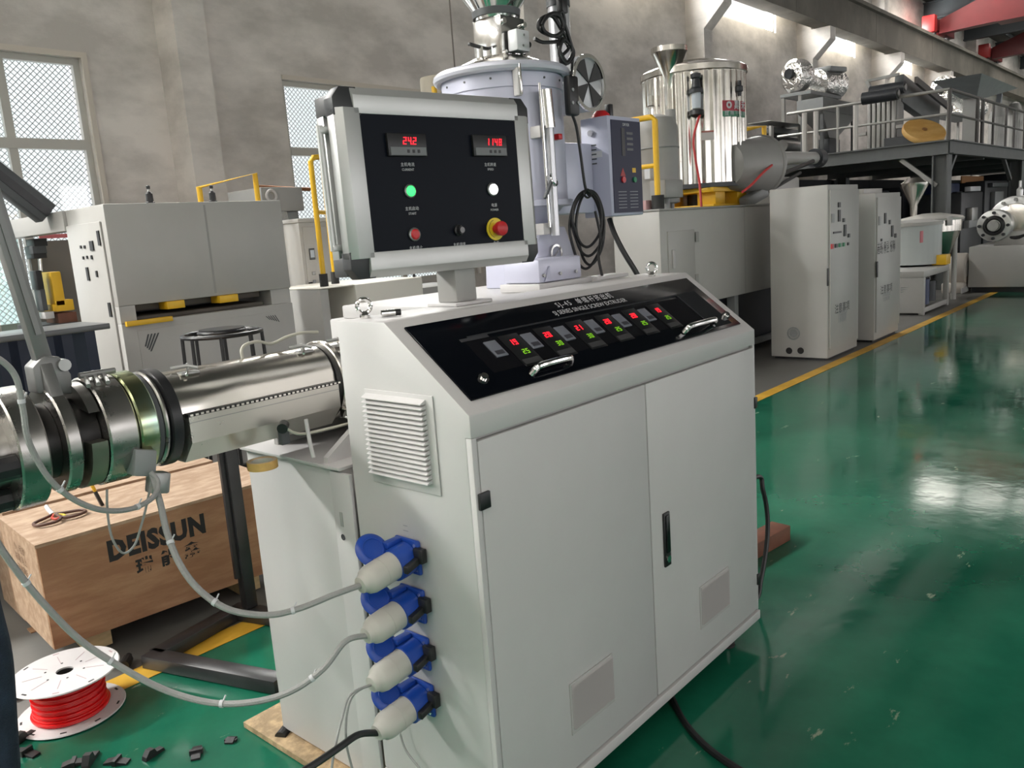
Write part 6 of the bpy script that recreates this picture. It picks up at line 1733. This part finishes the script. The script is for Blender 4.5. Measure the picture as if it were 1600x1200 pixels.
# inclined conveyor
cv = thing('inclined_conveyor', 'grey inclined conveyor with end rollers on the platform', 'conveyor', (AT(1430, 200, 'y', 5.0).x, 5.0, PZ))
q0_, q1_ = AT(1404, 138, 'y', 5.0), AT(1462, 182, 'y', 5.0)
MB().bar(q0_, q1_, .5, .16, up=(0, 1, 0)).build('conveyor_bed', steelgrey, cv, bevel=.01)
MB().bar(q0_ + V((0, -.3, .1)), q1_ + V((0, -.3, .1)), .05, .12).build('conveyor_side', RAILD, cv)
for (px_, py_) in ((1403, 146), (1414, 136)):
    p = AT(px_, py_, 'y', 4.7)
    MB().cyl(p, p + V((0, .6, 0)), .11, n=20).build('roller', darkmach, cv)
    MB().cyl(p + V((0, -.02, 0)), p, .06, n=16).build('roller_cap', steel_dull, cv)
for (px_, py_) in ((1408, 150), (1450, 178)):
    p = AT(px_, py_, 'y', 5.0)
    MB().bar((p.x, 5.0, PZ - .009), (p.x, 5.0, p.z), .08).build('conveyor_leg', midgrey, cv)
for k in range(2):
    z_ = AT(1435, 136 + 8 * k, 'y', 5.3).z; xx0, xx1 = AT(1418, 140, 'y', 5.3).x, AT(1448, 140, 'y', 5.3).x
    MB().cyl((xx0, 5.3, z_), (xx1, 5.3, z_), .05, n=12).build('guide_bar', greywhite, cv)
# orange wood-coloured reel lying on the edge
or_ = AT(1443, 207, 'y', PY + .55)
rw = 32 * mpp(or_)
ax_ = V((-.45, -.42, .79)).normalized()
ro = thing('wooden_reel', 'round yellow-brown wooden disc leaning at the platform edge', 'reel', (or_.x, PY + .55, PZ))
MB().lathe([(0, -.04), (rw * .97, -.04), (rw, -.02), (rw, .04), (rw * .97, .06), (0, .06)], or_, ax_, 44, cap=False).build('disc', M('honey_wood', (.62, .34, .09), .5, vcol=(.75, .48, .17), scale=2.5, stretch=(1, 1, 4)), ro)
MB().lathe([(rw * .12, .0605), (rw * .12, .075), (0, .075)], or_, ax_, 20, cap=False).build('hub', M('hub_brown', (.35, .17, .06), .5), ro)
MB().box(or_.x - .1, or_.x + .5, PY + .6, PY + 1.2, PZ - .009, or_.z - .03).build('reel_stand', darkgrey, ro)
# dark hopper at the right
q = [AT(1512, 118, 'y', 5.2), AT(1572, 130, 'y', 5.2), AT(1534, 152, 'y', 5.2)]
dhp = thing('dark_hopper', 'grey open trough hopper raised on a strut below the crane beam', 'hopper', (q[2].x, 5.2, PZ))
b = MB(); x0_, x1_, zt2, xb2, zb2 = q[0].x, q[1].x, q[0].z, q[2].x, q[2].z
b.add([(x0_, 4.9, zt2), (x1_, 4.9, zt2), (x1_, 6.0, zt2), (x0_, 6.0, zt2), (xb2 - .5, 5.2, zb2), (xb2 + .3, 5.2, zb2), (xb2 + .3, 5.6, zb2), (xb2 - .5, 5.6, zb2)], [(0, 1, 2, 3), (7, 6, 5, 4), (0, 4, 5, 1), (1, 5, 6, 2), (2, 6, 7, 3), (3, 7, 4, 0)])
b.build('trough', midgrey, dhp, smooth=0)
MB().bar((x1_ - .2, 5.3, zt2 - .1), (x1_ - 1.2, 5.3, PZ - .009), .12).build('strut', M('strut_pale', (.45, .46, .5), .4, .2), dhp)
MB().bar((xb2 - .2, 5.4, PZ - .009), (xb2 - .2, 5.4, zb2), .3).build('column', greywhite, dhp)
# pale tanks at the far right of the platform
for k, (px0, px1, pt, lb) in enumerate(((1550, 1573, 180, 'left of the pair'), (1576, 1599, 176, 'right of the pair'))):
    a, c = AT(px0, pt, 'y', 4.7), AT(px1, 226, 'y', 4.7)
    r = thing('pale_tank', 'pale ribbed tank at the far right of the platform, ' + lb, 'tank', ((a.x + c.x) / 2, 6.0, PZ))
    tcx_ = (a.x + c.x) / 2; R_ = 12 * mpp((tcx_, 4.7, 3))
    MB().lathe([(R_, PZ - .009), (R_, a.z)], ((a.x + c.x) / 2, 4.7 + R_ * .3, 0), n=80, ripple=lambda q: .02 * math.cos(20 * q)).build('tank_body', offwhite, r, smooth=60)
    MB().lathe([(R_ * 1.03, a.z), (R_ * .6, a.z + .3), (R_ * .2, a.z + .35)], ((a.x + c.x) / 2, 4.7 + R_ * .3, 0), n=40).build('tank_top', greywhite, r)
# machines in the dark under the platform
def dmach(px0, px1, pt, yv, mat, label, depth=.9, extras=()):
    a, c = AT(px0, pt, 'y', yv), AT(px1, pt, 'y', yv)
    r = thing('shadowed_machine', label, 'machine', ((a.x + c.x) / 2, yv + depth / 2, 0))
    MB().box(a.x, c.x, yv, yv + depth, .06, a.z).build('machine_body', mat, r, bevel=.03)
    MB().box(a.x + .05, c.x - .05, yv + .05, yv + depth - .05, 0, .0595).build('machine_plinth', blacksteel, r)
    for (e0, e1, f0_, f1_, mt, nm) in extras:
        p, q_ = AT(e0, f0_, 'y', yv), AT(e1, f1_, 'y', yv)
        MB().box(min(p.x, q_.x), max(p.x, q_.x), yv - .12, yv - .001, min(p.z, q_.z), max(p.z, q_.z)).build(nm, mt, r, bevel=.01)
    return r
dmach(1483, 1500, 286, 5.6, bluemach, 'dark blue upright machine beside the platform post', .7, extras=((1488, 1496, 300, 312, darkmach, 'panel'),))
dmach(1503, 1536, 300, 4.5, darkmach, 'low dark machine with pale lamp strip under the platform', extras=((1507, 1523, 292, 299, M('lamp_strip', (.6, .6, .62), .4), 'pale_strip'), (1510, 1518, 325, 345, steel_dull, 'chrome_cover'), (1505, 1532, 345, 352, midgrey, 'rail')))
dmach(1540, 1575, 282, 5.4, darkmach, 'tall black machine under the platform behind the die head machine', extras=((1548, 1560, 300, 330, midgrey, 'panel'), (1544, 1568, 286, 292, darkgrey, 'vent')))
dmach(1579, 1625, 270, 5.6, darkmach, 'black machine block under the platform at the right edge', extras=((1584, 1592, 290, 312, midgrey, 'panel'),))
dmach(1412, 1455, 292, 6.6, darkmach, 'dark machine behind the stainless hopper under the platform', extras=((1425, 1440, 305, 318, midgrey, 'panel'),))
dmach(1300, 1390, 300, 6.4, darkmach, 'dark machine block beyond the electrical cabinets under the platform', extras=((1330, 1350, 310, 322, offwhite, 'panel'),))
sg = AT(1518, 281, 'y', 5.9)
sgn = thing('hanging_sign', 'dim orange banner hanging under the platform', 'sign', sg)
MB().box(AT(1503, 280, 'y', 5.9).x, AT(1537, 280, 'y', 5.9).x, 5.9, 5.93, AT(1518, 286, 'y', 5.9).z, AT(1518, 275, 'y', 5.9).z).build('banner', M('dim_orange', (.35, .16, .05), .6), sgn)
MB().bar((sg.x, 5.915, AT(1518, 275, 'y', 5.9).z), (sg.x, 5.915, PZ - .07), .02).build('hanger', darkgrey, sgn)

pt_ = thing('shade_backdrop', 'black sheet partition closing the back of the space under the platform', 'partition', (28, 8.2, 0))
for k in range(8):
    MB().box(16.6 + k * 2.95, 16.6 + k * 2.95 + 2.93, 8.25, 8.28, 0, 2.33).build('sheet', M('shade_black', (.02, .021, .024), .6), pt_, smooth=0)  # black sheets added; the shade under the platform is put into their colour
# ------------------------------------------------------------------ person at the left edge (only a trouser leg is in the picture)
def skinmesh(name, pts, edges, rad, mat, parent, sub=2):
    me = bpy.data.meshes.new('sk')
    me.from_pydata([V(p) for p in pts], edges, [])
    o = bpy.data.objects.new('sk', me); COL.objects.link(o)
    m = o.modifiers.new('s', 'SKIN')
    for i, sv in enumerate(me.skin_vertices[0].data):
        r_ = rad[i]
        sv.radius = r_ if isinstance(r_, tuple) else (r_, r_)
        sv.use_root = (i == 0)
    m.use_smooth_shade = True
    s2 = o.modifiers.new('d', 'SUBSURF'); s2.levels = sub; s2.render_levels = sub
    dg = bpy.context.evaluated_depsgraph_get()
    ev = o.evaluated_get(dg).to_mesh()
    b = MB(); b.v = [v.co.copy() for v in ev.vertices]; b.f = [list(p.vertices) for p in ev.polygons]
    o.evaluated_get(dg).to_mesh_clear()
    bpy.data.objects.remove(o); bpy.data.meshes.remove(me)
    return b.build(name, mat, parent, smooth=180)
# standing, turned towards the die head (+x), feet on the floor
Ox, Oy = .53, 2.62
pe_ = thing('person', 'person in dark jeans and grey work shirt standing at the left edge', 'person', (Ox, Oy, 0))
def W(x, y, z): return (Ox + x, Oy + y, z)
body_p = [W(0, 0, .96), W(0, 0, 1.12), W(0, 0, 1.30), W(0, 0, 1.44), W(.01, 0, 1.53), W(.03, 0, 1.62), W(.035, 0, 1.70),
          W(0, .09, .92), W(.02, .10, .50), W(-.02, .10, .09), W(.06, .11, .035),
          W(0, -.09, .92), W(.03, -.10, .50), W(-.01, -.10, .09), W(.06, -.11, .035),
          W(0, .17, 1.42), W(-.05, .24, 1.15), W(-.03, .25, .93), W(-.02, .25, .85),
          W(0, -.17, 1.42), W(-.05, -.24, 1.15), W(-.03, -.25, .93), W(-.02, -.25, .85)]
body_e = [(0, 1), (1, 2), (2, 3), (3, 4), (4, 5), (5, 6), (0, 7), (7, 8), (8, 9), (9, 10), (0, 11), (11, 12), (12, 13), (13, 14), (3, 15), (15, 16), (16, 17), (17, 18), (3, 19), (19, 20), (20, 21), (21, 22)]
body_r = [(.10, .13), (.095, .12), (.10, .14), (.09, .12), .05, .075, .07, .075, .052, .035, .03, .075, .052, .035, .03, .05, .038, .028, .03, .05, .038, .028, .03]
skinmesh('body', body_p, body_e, body_r, skin, pe_)
jp = [W(0, 0, .98), W(0, .085, .88), W(.01, .10, .66), W(.02, .10, .50), W(0, .10, .28), W(-.02, .10, .07), W(0, -.085, .88), W(.01, -.10, .66), W(.03, -.10, .50), W(.01, -.10, .28), W(-.01, -.10, .07)]
skinmesh('jeans', jp, [(0, 1), (1, 2), (2, 3), (3, 4), (4, 5), (0, 6), (6, 7), (7, 8), (8, 9), (9, 10)], [(.115, .15), .098, .086, .073, .068, .066, .098, .086, .073, .068, .066], jeans, pe_)
sp_p = [W(0, 0, .86), W(0, 0, 1.05), W(0, 0, 1.25), W(0, 0, 1.42), W(.005, 0, 1.49), W(0, .175, 1.42), W(-.05, .25, 1.14), W(-.035, .255, .96), W(0, -.175, 1.42), W(-.05, -.25, 1.14), W(-.035, -.255, .96)]
skinmesh('work_shirt', sp_p, [(0, 1), (1, 2), (2, 3), (3, 4), (3, 5), (5, 6), (6, 7), (3, 8), (8, 9), (9, 10)], [(.125, .175), (.12, .165), (.125, .175), (.105, .14), .058, .066, .052, .045, .066, .052, .045], shirt, pe_)
for sgn in (1, -1):
    for (fx, fy, L) in ((0, -.028, .075), (.004, -.010, .085), (.004, .009, .08), (0, .027, .062)):
        q = V(W(-.02, .25 * sgn, .82))
        skinmesh('finger', [q + V((fx, fy, .01)), q + V((fx + .02, fy, -.35 * L)), q + V((fx + .022, fy * 1.05, -.7 * L)), q + V((fx + .012, fy * 1.05, -L))], [(0, 1), (1, 2), (2, 3)], [.010, .009, .0085, .007], skin, pe_, 1)
    q = V(W(-.02, .25 * sgn, .85))
    skinmesh('thumb', [q, q + V((.03, -.03 * sgn, -.012)), q + V((.045, -.035 * sgn, -.04))], [(0, 1), (1, 2)], [.012, .0105, .0085], skin, pe_, 1)
    sh = MB().lathe([(.0, -.02), (.045, -.015), (.05, .06), (.052, .13), (.045, .19), (.02, .22), (0, .223)], W(-.13, -.10 * sgn, .045), (1, -.05 * sgn, -.02), 20, cap=False)
    sh.xf(lambda p: (p[0], p[1], max(.002, p[2])))
    sh.build('shoe', M('dark_shoe', (.02, .02, .022), .5), pe_)
hd_ = V(W(.035, 0, 1.68))
MB().lathe([(0, -.095), (.062, -.07), (.088, -.01), (.092, .05), (.07, .10), (.035, .118), (0, .122)], hd_ + V((-.012, 0, .01)), (0, 0, 1), 28, cap=False).xf(lambda p: p if p[2] > hd_.z + .03 or p[0] < hd_.x + .02 else V((min(p[0], hd_.x + .04), p[1], p[2]))).build('hair', hair, pe_)
MB().lathe([(.014, 0), (.016, .012), (.010, .028), (0, .03)], hd_ + V((.078, 0, -.012)), (1, 0, -.25), 12, cap=False).build('nose', skin, pe_)
for sgn in (1, -1):
    MB().lathe([(0, -.007), (.010, -.004), (.012, .0), (.010, .004), (0, .007)], hd_ + V((.078, .030 * sgn, .018)), (1, 0, 0), 12, cap=False).build('eye', M('eye_dark', (.03, .025, .02), .2), pe_)
    MB().lathe([(0, -.008), (.024, -.005), (.028, .002), (.018, .008), (0, .009)], hd_ + V((-.005, .088 * sgn, 0)), (0, sgn, 0), 14, cap=False).build('ear', skin, pe_)
MB().bar(hd_ + V((.086, -.022, -.048)), hd_ + V((.086, .022, -.048)), .008, .008).build('mouth', M('lip', (.4, .16, .14), .5), pe_, bevel=.003)
